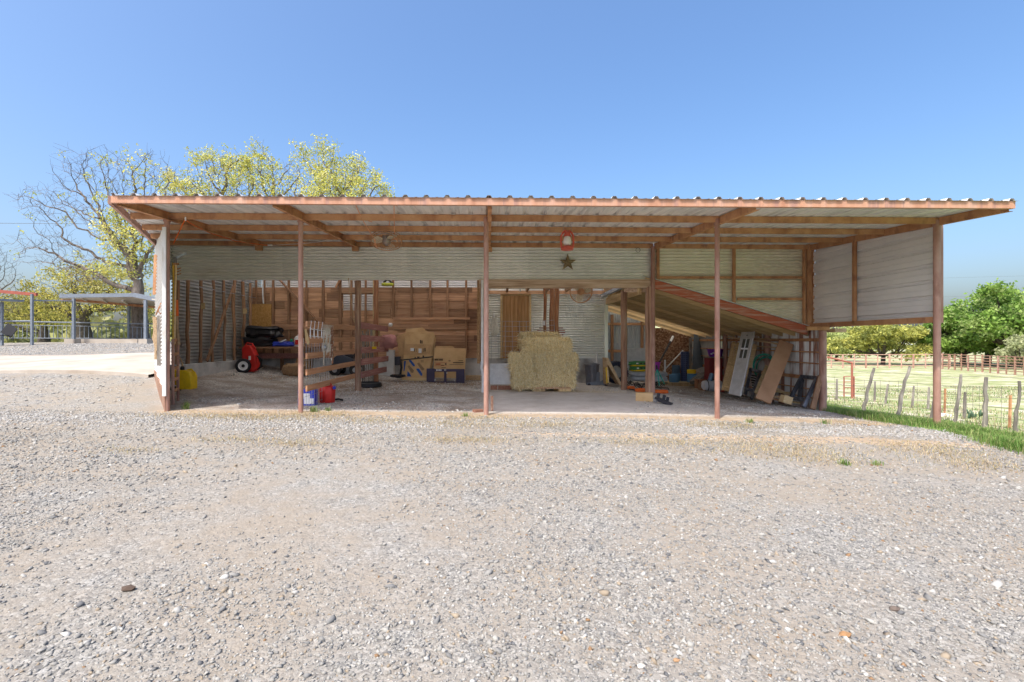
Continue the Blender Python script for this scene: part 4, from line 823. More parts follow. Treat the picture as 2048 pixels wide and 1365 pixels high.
for k in (0, 1):
    mb = MB(); mb.tube([at(25, 652, 21.9 + k * .4), at(34, 651, 21.9 + k * .4), at(46, 653, 21.9 + k * .4)], .016, 5); mb.build('armrest', DARKM, parent=lc)
# ------------------------------------------------------------------ things in the porch and barn
def pbox(mb, x0, y0, x1, y1, D, dep):
    "box filling a photo rectangle at distance D, dep metres deep"
    a, b_ = at(x0, y1, D), at(x1, y0, D); return mb.box(((a.x + b_.x) / 2, D + dep / 2, (a.z + b_.z) / 2), (b_.x - a.x, dep, b_.z - a.z))
def gb(px, py):
    return gp(px, py)
def flop(mb, c, sx, sy, sz, seed=0, amp=.12, n=10, nv=8):
    "soft lumpy cushion (sacks, tarps)"
    c = Vector(c)
    def fn(u, v):
        th = 2 * math.pi * u; ph = math.pi * (v - .5); e = .55
        def sg(x): return math.copysign(abs(x) ** e, x)
        x, y, z = sg(math.cos(th)) * sg(math.cos(ph)), sg(math.sin(th)) * sg(math.cos(ph)), sg(math.sin(ph))
        k = 1 + amp * mnoise.noise((x * 2.3 + seed, y * 2.3, z * 2.3 - seed))
        return c + Vector((x * sx / 2 * k, y * sy / 2 * k, (z * k + 1) * sz / 2))
    return mb.grid(fn, n, nv, closeu=True)
def chain(mb, pts, link=.05, r=.006):
    "alternating oval links along a polyline"
    pts = [Vector(p) for p in pts]; seg = []
    for a, b_ in zip(pts[:-1], pts[1:]):
        n = max(1, int((b_ - a).length / (link * .72)))
        seg += [(a.lerp(b_, (i + .5) / n), (b_ - a).normalized()) for i in range(n)]
    for i, (c, t) in enumerate(seg):
        s = t.orthogonal().normalized() if i % 2 else t.cross(t.orthogonal()).normalized()
        mb.tube([c + t * (link / 2 * math.cos(a)) + s * (link * .33 * math.sin(a)) for a in [k * math.pi / 3 for k in range(6)]], r, 4, closed=True)
    return mb
def ring(mb, c, r, tr, nrm, n=24, k=6, jit=0):
    c = Vector(c); nrm = Vector(nrm).normalized(); x = nrm.orthogonal().normalized(); y = nrm.cross(x)
    return mb.tube([c + (x * math.cos(2 * math.pi * i / n) + y * math.sin(2 * math.pi * i / n)) * r * (1 + random.uniform(-jit, jit)) for i in range(n)], tr, k, closed=True)

# --- hay bales on a pallet
HAYB = mat('hay_core', [(.42, .29, .11), (.80, .64, .34), (.90, .78, .50)], 26, (.6, 1, 1.5), rough=.95, bump=.6, bscale=60, rnd=.16)
HC = np.array([(.88, .72, .40), (.92, .79, .48), (.74, .57, .27), (.95, .85, .60), (.85, .73, .44)])
stalkm = bpy.data.materials.new('hay_stalks'); stalkm.use_nodes = True; vc_nodes(stalkm, .7)
def bale(c, size, rz, n, label):
    c = Vector(c); size = (size[0] - .06, size[1], size[2] - .035); tone = random.uniform(.82, 1.05); root = thing('hay_bale', c, label, 'hay bale', 'stacked hay bales'); R = Matrix.Rotation(rz, 3, 'Z'); hx, hy, hz = [s / 2 for s in size]; mb = MB()
    def fn(u, v):
        th = 2 * math.pi * u; ph = math.pi * (v - .5); sg = lambda x, e=.3: math.copysign(abs(x) ** e, x)
        p = Vector((sg(math.cos(th)) * sg(math.cos(ph)) * hx * .96, sg(math.sin(th)) * sg(math.cos(ph)) * hy * .96, sg(math.sin(ph)) * hz * .97))
        k = 1 + .09 * mnoise.noise(tuple(p * 5 + c)); return R @ (p * k) + c + Vector((0, 0, hz))
    mb.grid(fn, 28, 14, closeu=True); mb.build('core', HAYB, parent=root, smooth=70)
    # loose stalks over the faces
    n = int(n * .9); f = RNG.choice(5, n, p=[.36, .06, .22, .2, .16]); u = RNG.uniform(-1, 1, n); v = RNG.uniform(-1, 1, n)
    P = np.zeros((n, 3)); Nn = np.zeros((n, 3))
    for i, (ax, sgn) in enumerate(((1, -1), (1, 1), (2, 1), (0, -1), (0, 1))):
        k = f == i; o = [a for a in (0, 1, 2) if a != ax]; h = (hx, hy, hz); P[k, ax] = sgn * h[ax] * .97; P[k, o[0]] = u[k] * h[o[0]] * .98; P[k, o[1]] = v[k] * h[o[1]] * .98; Nn[k, ax] = sgn
    d = RNG.normal(0, 1, (n, 3)) * np.array([.5, .5, 1.0]) + Nn * RNG.uniform(-.05, .9, (n, 1)); d /= np.linalg.norm(d, axis=1)[:, None]; d[:, 2] -= .25
    L_ = RNG.uniform(.04, .16, (n, 1)) * np.where(RNG.random((n, 1)) < .04, 2.0, 1); w = np.cross(d, Nn + RNG.normal(0, .3, (n, 3))); w /= np.linalg.norm(w, axis=1)[:, None] + 1e-6; w *= .0038
    a = P - d * L_ * .4; b_ = P + d * L_ * .6 + Nn * .006; V = np.stack([a - w, a + w, b_ + w, b_ - w], 1).reshape(-1, 3) @ np.array(R).T + np.array(c) + np.array([0, 0, hz])
    arr_obj('stalks', V, (np.arange(n) * 4)[:, None] + np.array([[0, 1, 2, 3]]), stalkm, np.repeat(HC[RNG.integers(0, 5, n)] * RNG.uniform(.78, 1.12, (n, 1)) * tone, 4, 0), parent=root)
    for t_ in (-.25, .25):
        if size[0] > .9:
            x_ = t_ * size[0]; mb = MB(); mb.tube([R @ Vector((x_, y_, z_)) + c + Vector((0, 0, hz)) for y_, z_ in ((-hy, -hz), (-hy * 1.0, 0), (-hy, hz), (0, hz * 1.01), (hy, hz), (hy, -hz))], .005, 5, closed=True); mb.build('twine', ROPE, parent=root)
    return root
hb = gp(1088, 783); HY = hb.y; z0 = hb.z + .1
def hx_(px): return ux(px, HY)
pl = thing('pallet', hb, 'low wooden pallet under the hay bales', 'pallet')
for k in range(5):
    mb = MB(); mb.box((hx_(1088), HY + .02 + k * .22, hb.z + .085), (1.25, .1, .022)); mb.build('slat', W_X, parent=pl)
for px in (1040, 1078, 1130):
    mb = MB(); mb.box((hx_(px), HY + .46, hb.z + .035), (.3 if px > 1050 else .1, .9, .07)); mb.build('stringer', PALW, parent=pl)
LH = .405
bale((hx_(1048), HY + .34, z0), (.58, .75, LH), .03, 4500, 'bottom left hay bale with its end to the yard')
bale((hx_(1111), HY + .30, z0), (1.0, .5, LH), -.02, 6000, 'bottom right hay bale lying lengthwise on the pallet')
bale((hx_(1045), HY + .36, z0 + LH), (.6, .75, LH), -.05, 4500, 'middle left hay bale, its end slightly overhanging')
bale((hx_(1112), HY + .28, z0 + LH), (1.08, .5, LH), .02, 6000, 'middle right hay bale lying lengthwise above the bottom one')
bale((hx_(1096), HY + .34, z0 + 2 * LH), (1.16, .5, .36), .09, 7000, 'upper front hay bale lying across the stack')
bale((hx_(1085), HY + .80, z0 + 2 * LH + .14), (1.02, .48, .36), -.12, 5000, 'rearmost hay bale, highest of the stack')
n = 3800; X = hx_(1100) + RNG.normal(0, .85, n) + .25; Y = HY - .05 + np.abs(RNG.normal(0, .45, n)) - .12
blades(X, Y, .03, 2.4, .006, HC * .75, 'hay_litter', kind='stuff', label='loose hay littered around the bale stack', cat='hay')

# --- hanging fans, lantern, star, lamp, ropes under the roof
CAGE = plain('rusty_cage', (.48, .27, .15), .7, .2); BLADEM = plain('fan_blade', (.60, .54, .42), .6, .1)
def fan(c, nrm, r, label, extra=True):
    c = Vector(c); nrm = Vector(nrm).normalized(); root = thing('cage_fan', c, label, 'fan', 'cage fans'); x = nrm.orthogonal().normalized(); y = nrm.cross(x)
    for off, rr in ((-.05, r), (.05, r), (0, r * 1.02)):
        mb = MB(); ring(mb, c + nrm * off, rr, .008, nrm, 32, 5); mb.build('cage_rim', CAGE, parent=root, smooth=60)
    mb = MB()
    for k in range(30):
        a = 2 * math.pi * k / 30; e = x * math.cos(a) + y * math.sin(a)
        for s in (-1, 1): mb.tube([c + nrm * .11 * s + e * r * .15, c + nrm * .09 * s + e * r * .6, c + nrm * .05 * s + e * r], .0028, 3, cap=False)
    for rr in (.35, .65):
        for s in (-1, 1): ring(mb, c + nrm * .1 * s, r * rr, .0028, nrm, 24, 3)
    mb.build('cage_wires', CAGE, parent=root)
    for k in range(3):
        a = 2 * math.pi * k / 3 + .5; e = x * math.cos(a) + y * math.sin(a); t = nrm.cross(e); mb = MB(); P = []
        for (u, w) in ((.12, .05), (.3, .22), (.6, .36), (.85, .3), (.93, .1)): P += [(u, w)]
        poly = [c + e * r * u + t * r * w * .9 + nrm * .04 * w * 2 for u, w in P] + [c + e * r * u - t * r * w * .75 - nrm * .04 * w * 2 for u, w in reversed(P)]
        mb.prism(poly, nrm * .004); mb.build('blade', BLADEM, parent=root)
    mb = MB(); mb.lathe([(.03, -.09), (.075, -.07), (.085, 0), (.075, .09), (.03, .12)], c - nrm * .02, nrm, 14); mb.build('motor', STEEL if extra else CAGE, parent=root, smooth=50)
    return root
fc = at(773, 481, 9.55); fan(fc, (.05, -.35, -1), .29, 'wire cage fan slung flat under the porch roof on orange twine')
tw = thing('twine', at(775, 440, 9.4), 'orange twine holding up the slung porch fan', 'twine'); TW = plain('orange_twine', (.75, .36, .20), .9)
for pts in ([at(709, 404, 7.6), at(723, 436, 8.4), at(748, 478, 9.45), at(753, 493, 9.45)], [at(788, 404, 7.3), at(788.5, 440, 8.4), at(789, 470, 9.5)], [at(782, 428, 8.4), at(778, 452, 9.4), at(774, 463, 9.5)], [at(788, 407, 7.4), at(803, 419, 8.1), at(810, 425, 8.2)], [at(723, 436, 8.4), at(738, 442, 8.6), at(745, 444, 8.6)], [at(751, 478, 9.4), at(749, 490, 9.4), at(755, 495, 9.4)], [at(788, 475, 9.4), at(796, 483, 9.4)]):
    mb = MB(); mb.tube(pts, .006, 5); mb.build('strand', TW, parent=tw)
fan(at(1162, 583, 12.1), (.05, -1, -.15), .27, 'wire cage wall fan below the wooden header beam', False)
ec = thing('extension_cable', at(370, 440, 8.35), 'orange cable looped from the porch purlin to the wall bracket', 'cable')
mb = MB(); mb.tube([at(347, 487, 8.6), at(358, 464, 8.5), at(369, 441, 8.3), at(371, 440, 8.3), at(385, 449, 8.7), at(420, 466, 9.6), at(470, 482, 10.6), at(528, 490, 11.4), at(542, 491, 11.45)], .008, 6); mb.build('cord', ORANGE, parent=ec)
mb = MB(); mb.tube([at(371, 434, 8.25), at(371, 441, 8.28)], .012, 6); mb.build('hook', WHPL, parent=ec)
mb = MB(); mb.tube([at(542, 491, 11.45), at(605, 487, 11.3), at(700, 478, 10.9), at(745, 474, 10.6)], .005, 5); mb.build('cord', WHPL, parent=ec); mb = MB(); mb.box(at(540, 490.5, 11.42), (.1, .03, .03)); mb.build('plug', WHPL, parent=ec)
# lantern
RLAN = plain('lantern_red', (.55, .10, .065), .45, stain=(14, (.60, .42, .36), .6, .5, (1, 1, 1))); LD = 9.0
ln_ = thing('lantern', at(1134.5, 502, LD), 'red kerosene lantern hanging above the metal star', 'lantern')
c = at(1134.5, 500, LD); k = LD / F
mb = MB(); mb.lathe([(12 * k, 0), (12.5 * k, 1 * k), (12 * k, 6 * k), (9 * k, 8 * k), (6 * k, 9 * k)], c, n=18); mb.build('tank', RLAN, parent=ln_, smooth=50)
mb = MB(); mb.lathe([(5 * k, 9 * k), (8 * k, 13 * k), (8.3 * k, 18 * k), (6.5 * k, 25 * k), (5 * k, 27 * k)], c, n=16); mb.build('globe', plain('frosted_glass', (.75, .73, .70), .25), parent=ln_, smooth=60)
mb = MB(); mb.lathe([(5 * k, 27 * k), (8 * k, 28 * k), (6 * k, 32 * k), (6.5 * k, 34 * k), (4 * k, 38 * k), (3 * k, 39 * k)], c, n=16); mb.build('cap', RLAN, parent=ln_, smooth=40)
for s in (-1, 1):
    mb = MB(); mb.tube([c + Vector((s * 11 * k, 0, 4 * k)), c + Vector((s * 12.5 * k, 0, 14 * k)), c + Vector((s * 12 * k, 0, 28 * k)), c + Vector((s * 8 * k, 0, 36 * k)), c + Vector((s * 3 * k, 0, 39 * k))], 2 * k, 8); mb.build('side_tube', RLAN, parent=ln_, smooth=60)
mb = MB(); mb.tube([c + Vector((-9 * k, 0, 34 * k)), c + Vector((-7 * k, 0, 50 * k)), at(1134.5, 443, LD - .3), c + Vector((7 * k, 0, 50 * k)), c + Vector((11 * k, 0, 30 * k))], .003, 4); mb.build('bail', STEEL, parent=ln_)
mb = MB(); mb.tube([at(1134.5, 444, LD - .3), at(1134.5, 433, LD - .6)], .008, 5); mb.build('hook', WHPL, parent=ln_)
# barn star
mb = MB(); c = at(1135.5, 525, DW - .03); P = [c + Vector((0, -.07, 0))]; ro, ri = .215, .082
for i in range(10):
    a = math.pi / 2 + i * math.pi / 5; r = ro if i % 2 == 0 else ri; P.append(c + Vector((r * math.cos(a), 0, r * math.sin(a))))
P.append(c + Vector((0, .02, 0)))
mb.add(P, [(0, 1 + (i + 1) % 10, 1 + i) for i in range(10)] + [(11, 1 + i, 1 + (i + 1) % 10) for i in range(10)])
mb.build('barn_star', mat('star_metal', [(.14, .10, .055), (.24, .185, .10), (.30, .25, .15)], 8, rough=.55, metal=.4, bump=.05), label='folded metal barn star on the corrugated header', cat='star')
lb = thing('bare_bulb', at(1040, 575, 12.2), 'bare white light bulb under the header beam', 'light bulb'); c = at(1040, 577, 12.2)
mb = MB(); mb.lathe([(.012, .04), (.02, .02), (.036, -.03), (.034, -.055), (.01, -.075)], c, n=12); mb.build('bulb', WHPL, parent=lb, smooth=60)
mb = MB(); mb.lathe([(.025, .04), (.025, .09)], c, n=10); mb.build('socket', BLACK, parent=lb)
mb = MB(); ring(mb, at(1276, 500, DW - .05), .05, .006, (0, 1, 0), 14, 5); mb.build('wire_loop', DARKM, label='small dark wire loop on the header near the shed corner', cat='wire')

# --- left post: tools
tl = thing('tool_bundle', at(350, 640, 9.2), 'long-handled tools with yellow and wooden handles hung inside the left post', 'tools')
for pts, r, m_ in (([at(347, 525, 9.0), at(348, 560, 9.05), at(347, 690, 9.1)], .022, plain('yellow_handle', (.72, .46, .05), .5)), ([at(352, 527, 9.0), at(350, 600, 9.05), at(349, 688, 9.1)], .018, PINE), ([at(350, 600, 9.2), at(354, 650, 9.2), at(358, 690, 9.2)], .024, SCRAPW), ([at(352, 600, 9.15), at(354, 632, 9.15)], .03, ORANGE)):
    mb = MB(); mb.tube(pts, r, 8); mb.build('handle', m_, parent=tl, smooth=50)
mb = MB(); mb.beam(at(346, 528, 8.95), at(358, 528, 9.0), .08, .025); mb.build('hanger', RUST, parent=tl)
mb = MB(); mb.beam(at(350, 527, 9), at(351, 514, 9), .05, .04, up=(0, 1, 0)); mb.beam(at(351, 516, 9), at(373, 506, 9.1), .035, .04); mb.build('pruner_head', STEEL, parent=tl)
mb = MB(); [mb.tube([at(350, y, 9.1), at(362, y - 4, 9.1)], .01, 5) for y in (540, 545, 551)]; mb.build('tines', RUST, parent=tl)
rk = thing('steel_rack', gp(352, 800), 'narrow rust-red steel rack standing just inside the left post', 'rack')
for px, d in ((346, 8.9), (356, 9.3)):
    mb = MB(); mb.beam((ux(px, d), d, gz(ux(px, d), d)), at(px, 678, d), .035, .035, up=(0, 1, 0)); mb.build('upright', RUSTP, parent=rk)
for y in (682, 710, 738, 760, 782):
    mb = MB(); mb.beam(at(346, y, 8.9), at(356, y - 4, 9.3), .03, .05); mb.build('rung', RUST, parent=rk)
def jerry(px0, px1, ytop, ybot, D, m_, name, label, cap=True, spout=False, cat='fuel can'):
    b_ = Vector((ux((px0 + px1) / 2, D), D, max(uz(ybot, D), gz(ux((px0 + px1) / 2, D), D)))); w = (px1 - px0) / F * D; h = (ybot - ytop) / F * D; root = thing(name, b_, label, cat)
    mb = MB(); dep = w * .75; pr = [(-.5, 0), (.5, 0), (.5, .62), (.38, .85), (.1, .93), (-.5, .93)]
    mb.prism([b_ + Vector((x * w, -dep / 2, y * h)) for x, y in pr], (0, dep, 0)); mb.build('body', m_, parent=root, bevel=.025, smooth=40)
    mb = MB(); mb.tube([b_ + Vector((.46 * w, 0, .55 * h)), b_ + Vector((.5 * w, 0, .8 * h)), b_ + Vector((.3 * w, 0, .97 * h)), b_ + Vector((.02 * w, 0, .92 * h))], .018, 8); mb.build('grip', m_, parent=root, smooth=60)
    mb = MB(); q = b_ + Vector((-.28 * w, 0, .92 * h)); mb.lathe([(.035, 0), (.04, .02), (.038, .06), (.02, .08)], q, n=12); mb.build('cap', BLACK, parent=root, smooth=40)
    if spout: mb = MB(); mb.tube([q + Vector((0, 0, .06)), q + Vector((.0, 0, .14)), q + Vector((-.04, 0, .24)), q + Vector((-.09, 0, .29))], [.016, .015, .013, .012], 8); mb.build('spout', plain('tan_spout', (.45, .30, .17), .5), parent=root, smooth=60)
    return root
jerry(358, 389, 737, 778, 10.0, YELPL, 'fuel_can', 'large yellow diesel can with black cap and tan spout inside the left post', spout=True)
jerry(346, 360, 737, 770, 10.6, YELPL, 'fuel_can', 'second yellow can half hidden behind the big yellow one')
mb = MB(); p = gp(352, 783)
for i in range(9): mb.tube([p + Vector((random.uniform(-.12, .12), random.uniform(-.1, .1), random.uniform(0, .12))) for _ in range(5)], .008, 5)
mb.build('cord_tangle', BLACK, label='tangle of black cords at the foot of the yellow can', cat='cord')
# outside of the flared wall: saw, plank, bundle
sw = MB(); a, b_ = at(319, 510, 10.6), at(316.5, 590, 10.6); off = Vector((-.05, -.06, 0)); pts = []
for i in range(25): t = i / 24; pts.append(a.lerp(b_, t) + off + Vector((.045 if i % 2 else .02, 0, 0)))
sw.prism([a + off + Vector((-.03, 0, 0)), *pts, b_ + off + Vector((-.03, 0, 0))], (0, .01, 0)); sw.build('saw_blade', RUST, label='rusty toothed saw blade hung on the outer side wall', cat='saw')
mb = MB(); mb.beam(at(322, 632, 9.6), at(322, 731, 9.5), .07, .11, up=(1, 0, 0)); mb.build('old_plank', GREYW, label='weathered upright plank against the outer side wall', cat='plank')
mb = MB()
for i in range(14): mb.tube([at(random.uniform(307, 318), 632 + random.uniform(0, 20), 10.2), at(random.uniform(306, 316), 675, 10.2), at(random.uniform(308, 319), random.uniform(700, 720), 10.2)], .02, 5)
mb.build('stick_bundle', SCRAPW, label='bundle of dry sticks hung outside the side wall', cat='sticks')
mb = MB(); mb.tube([at(324, 601, 9.6), at(320, 612, 9.6), at(316, 622, 9.6), at(321, 628, 9.6), at(325, 620, 9.6), at(318, 614, 9.6), at(312, 630, 9.7)], .012, 6); mb.build('rope_loop', RUST, label='rusty wire loop above the upright plank', cat='wire')

# --- left bay
mb = MB(); mb.box(at(523, 632.5, DR - .1), (.6, .015, .74)); mb.build('osb_panel', mat('osb', [(.30, .15, .04), (.44, .24, .075), (.54, .33, .13)], 20, rough=.8, bump=.1), label='square orange strand-board panel on the rear wall', cat='panel')
mb = MB(); mb.tube([at(525.5, 557, DR - .14), at(525.5, 590, DR - .14), at(527, 607, DR - .14)], .02, 8); mb.build('wall_conduit', WHPL, label='white vertical conduit above the square panel', cat='conduit')
for px, y0, y1, d, lb_ in ((405, 606, 618, 12.55, 'small light wooden block on the second stud'), (489, 617, 627, 14.75, 'small orange wooden block near the rear corner')):
    mb = MB(); pbox(mb, px - 3, y0, px + 4, y1, d - .12, .03); mb.build('wood_block', PINE, label=lb_, cat='block')
mb = MB(); pbox(mb, 359, 687, 364, 695, 11.75, .04); mb.build('outlet_box', STEEL, label='grey electrical outlet box on the left inner wall', cat='outlet')
bn = thing('work_bench', gp(550, 738), 'long dark plank bench along the left rear wall', 'bench')
mb = MB(); mb.box((ux(562, 14.7), 14.75, uz(695, 14.7)), (2.25, .62, .05)); mb.build('top', W_X, parent=bn)
mb = MB(); mb.box((ux(562, 14.9), 15.0, uz(712, 14.9)), (2.25, .05, .16)); mb.build('apron', MAROON, parent=bn)
for px in (498, 560, 618):
    mb = MB(); x = ux(px, 14.9); mb.beam((x, 15.05, gz(x, 15)), (x, 15.05, uz(696, 14.9)), .08, .08, up=(0, 1, 0)); mb.build('leg', W_Z, parent=bn)
BT = uz(695, 14.7) + .026
BTARP = plain('black_tarp', (.022, .022, .025), .28, bump=.5, scale=5)
for px, w, h, z, sd, lb_ in ((520, .92, .3, 0, 1, 'crumpled black tarp bundle lying on the bench, lower'), (527, 1.0, .34, .26, 5, 'crumpled black tarp bundle draped on top of the other')):
    mb = MB(); flop(mb, (ux(px, 14.7), 14.75, BT + z), w, .5, h, sd, .35, 26, 14); mb.build('tarp_bundle', BTARP, label=lb_, cat='tarp', smooth=50, group='black tarps')
mb = MB(); flop(mb, (ux(568, 14.6), 14.65, BT), .66, .4, .15, 9, .3, 20, 10); mb.build('blue_tarp', BLUEPL, label='folded blue tarp on the bench', cat='tarp', smooth=50)
mb = MB(); mb.beam(at(559, 685, 14.5), at(572, 679, 14.5), .03, .03); mb.build('white_strip', WHPL, label='short white strip lying on the blue tarp', cat='strip')
jr = thing('jug', at(598, 694, 14.6), 'white jug with a red label at the end of the bench', 'jug')
mb = MB(); q = at(598, 694, 14.6); mb.lathe([(.13, 0), (.14, .02), (.14, .24), (.1, .3), (.04, .33), (.04, .36)], (q.x, q.y, BT), n=16, sx=1, sy=.7); mb.build('body', WHPL, parent=jr, smooth=50)
mb = MB(); mb.box((q.x, q.y - .104, BT + .13), (.15, .02, .14)); mb.build('sticker', REDPL, parent=jr)
mb = MB(); q = at(583, 694, 14.75); mb.lathe([(.04, 0), (.045, .02), (.045, .2), (.03, .23)], (q.x, q.y, BT), n=12); mb.build('bottle', GREENPL, label='slim green bottle behind the blue tarp', cat='bottle', smooth=50)
# red fuel caddy
fb_ = gp(503, 745); D = fb_.y; fcad = thing('fuel_caddy', fb_, 'red wheeled fuel caddy leaning by the left rear corner', 'fuel caddy'); k = D / F
R = Matrix.Rotation(math.radians(-6), 3, 'Y'); c = Vector((ux(504, D), D + .05, fb_.z))
prof = [(-12, 3), (6, 1), (13, 6), (13, 30), (9, 44), (3, 55), (-6, 56), (-14, 50), (-15, 20)]
mb = MB(); mb.prism([c + R @ Vector((x * k, -.12, y * k)) for x, y in prof], (0, .24, 0)); mb.build('tank', REDPL, parent=fcad, bevel=.03, smooth=40)
mb = MB(); mb.tube([c + R @ Vector((x * k, -.03, y * k)) for x, y in ((-12, 50), (-4, 60), (6, 57), (11, 46))], .022, 8); mb.build('handle', REDPL, parent=fcad, smooth=60)
mb = MB(); pbox(mb, 497, 712, 501, 720, D - .09, .02); mb.build('label', WHPL, parent=fcad)
wc = Vector((ux(492, D), D - .16, fb_.z + 14 * k)); wv = thing if False else None
wh = MB(); wh.lathe([(.1, -.05), (.185, -.05), (.205, -.025), (.205, .025), (.185, .05), (.1, .05)], wc, (.35, -1, 0), 24); whl = wh.build('wheel', BLACK, parent=fcad, smooth=50)
mb = MB(); mb.lathe([(.03, -.03), (.05, .045), (.1, .03), (.125, .055), (.13, -.0)], wc + Vector((.01, -.02, 0)), (.35, -1, 0), 20); mb.build('rim', WHPL, parent=whl, smooth=40)
mb = MB()
for i in range(6): mb.tube([c + Vector((10 * k + random.uniform(0, .05), -.1 + random.uniform(-.06, .06), 34 * k)), c + Vector((17 * k + random.uniform(-.04, .08), -.08, 26 * k + random.uniform(-.05, .05))), c + Vector((18 * k + random.uniform(-.05, .05), -.05, 12 * k)), c + Vector((11 * k, -.06, 6 * k))], .014, 6)
mb.build('hose', BLACK, parent=fcad, smooth=60)
# burlap rolls
BURL = mat('burlap', [(.22, .13, .07), (.33, .21, .115), (.40, .27, .16)], 30, rough=.95, bump=.4)
for px, py, w, h, sd, lb_ in ((590, 751, .66, .36, 2, 'brown burlap sack lying in front of the rear stem wall'), (600, 735, .42, .52, 6, 'brown burlap sack standing behind the lying one')):
    p = gp(px, 751) + Vector((0, .2 if sd == 6 else 0, 0)); mb = MB(); flop(mb, (p.x, p.y, p.z - .02), w, .4, h, sd, .35, 20, 12); mb.build('burlap_sack', BURL, label=lb_, cat='sack', smooth=60)
mb = MB(); p = gp(582, 740); mb.box(p + Vector((0, .45, .15)), (.5, .3, .32)); mb.build('black_crate', BLACK, label='black crate behind the burlap sacks', cat='crate', bevel=.01)

# --- gate between the front pipe post and the timber post, maroon stall boards behind it
A0, A1 = Vector((-3.06, DP + .03, 0)), Vector((ux(709, DW - .08), DW - .08, 0)); gt = thing('stall_gate', (A0.x, A0.y, gz(A0.x, A0.y)), 'tan five-board gate running back from the second porch post', 'gate')
for (ya, yb, yc, yd) in ((641, 655, 652, 660), (675, 686, 676, 683), (707, 717, 699, 706), (740, 750, 723, 730), (772, 783, 747, 756)):
    mb = MB(); p = Vector((A0.x, A0.y, uz((ya + yb) / 2, A0.y))); q = Vector((A1.x, A1.y, uz((yc + yd) / 2, A1.y))); mb.beam(p, q, .035, .10); mb.build('board', GATEW, parent=gt, bevel=.004)
st = thing('stall_fence', (ux(714, DW), DW, gz(ux(714, DW), DW)), 'maroon five-board stall fence receding to the rear wall', 'fence'); x = ux(722, DW)
for k, z in enumerate((1.60, 1.30, 1.02, .74, .44)):
    mb = MB(); mb.beam((x, DW + .05, z), (x + .02, 14.6 - .25 * (k == 4), z - .02), .03, .15); mb.build('board', MAROON, parent=st)
wp = thing('wire_grid', gp(635, 815), 'white wire grid panel tied behind the tan gate', 'wire grid'); B0, B1 = Vector((-3.15, DP + .14, 0)), Vector((-3.19, 9.9, 0))
for i in range(11):
    t = i / 10; p = B0.lerp(B1, t); mb = MB(); mb.tube([Vector((p.x, p.y, gz(p.x, p.y) + .03)), Vector((p.x, p.y, uz(684, 8.4)))], .0034, 4); mb.build('wire', STEEL, parent=wp)
for j in range(8):
    z = .12 + j * .155; mb = MB(); mb.tube([Vector((B0.x, B0.y, z)), Vector((B1.x, B1.y, z + .0))], .0034, 4); mb.build('wire', STEEL, parent=wp)
GX_ = lambda px: (px - 609) / (709 - 609)
def gpt(px, z, dx=-.03):
    "a point hanging on the gate line under a photo column"
    D = A0.y + (A1.y - A0.y) * 0; 
    # intersect the column with the gate line in plan
    k = (px - CX) / F; t = (k * A0.y - A0.x) / ((A1.x - A0.x) - k * (A1.y - A0.y)); p = A0.lerp(A1, t); return Vector((p.x + dx * 0 + .02, p.y - .04, z))
hr = thing('halter_bundle', gpt(655, 1.3), 'white rope halters and lead ropes draped over the gate top board', 'ropes')
for i in range(8):
    px = 646 + i * 2.6; mb = MB(); z1 = 1.52; zb = random.uniform(.75, 1.15)
    mb.tube([gpt(px, z1 - .12), gpt(px + .5, z1 + .02), gpt(px + 1.5, z1 - .15) + Vector((0, -.04, 0)), gpt(px + random.uniform(-4, 4), (z1 + zb) / 2) + Vector((0, -.05, 0)), gpt(px + random.uniform(-4, 4), zb) + Vector((0, -.05, 0)), gpt(px + 3, (z1 + zb) / 2 + .05) + Vector((0, -.06, 0))], .012, 6); mb.build('rope', ROPE, parent=hr, smooth=60)
mb = MB(); mb.lathe([(.02, -.05), (.05, -.03), (.055, 0), (.05, .03), (.02, .05)], gpt(650, uz(695, 9.1)) + Vector((0, -.06, 0)), (1, .2, 0), 14); mb.build('pulley', STEEL, parent=hr, smooth=50)
wr = thing('wire_rack', gpt(630, 1.35), 'white wire hook rack hanging from the gate top board', 'rack')
for i in range(4):
    px = 620 + i * 7.5; mb = MB(); mb.tube([gpt(px + 2, 1.58), gpt(px, 1.44), gpt(px + 2, 1.28) + Vector((0, -.05, 0)), gpt(px + 6, 1.29) + Vector((0, -.09, 0))], .007, 5); mb.build('hook', WHPL, parent=wr)
mb = MB(); mb.tube([gpt(619, 1.32), gpt(650, 1.30)], .007, 5); mb.tube([gpt(621, 1.44), gpt(652, 1.42)], .007, 5); mb.build('crossbar', WHPL, parent=wr)
mb = MB(); P = [gpt(609.5, 1.42), gpt(613, 1.43), gpt(617, 1.30), gpt(619, 1.20), gpt(616, 1.17), gpt(612, 1.24)]; mb.prism([p + Vector((0, -.03, 0)) for p in P], (0, .02, 0)); mb.build('wood_paddle', PINE, label='small carved wooden paddle hung beside the gate post', cat='paddle')
for nm, px, z1, z2, m_, lk, lb_ in (('chain', 665, 1.52, .80, plain('rusty_chain', (.34, .17, .10), .8, .2), .065, 'rusty brown chain hanging over the tan gate'), ('chain', 662.5, 1.5, .92, plain('rusty_chain_b', (.30, .15, .09), .8, .2), .06, 'second rusty chain strand beside the first on the gate')):
    mb = MB(); chain(mb, [gpt(px, z1) + Vector((0, -.05, 0)), gpt(px + .6, z2) + Vector((0, -.05, 0))], lk, .009); mb.build(nm, m_, label=lb_, cat='chain', group='chains on the gates')
GCH = plain('brass_chain', (.50, .43, .24), .5, .4)
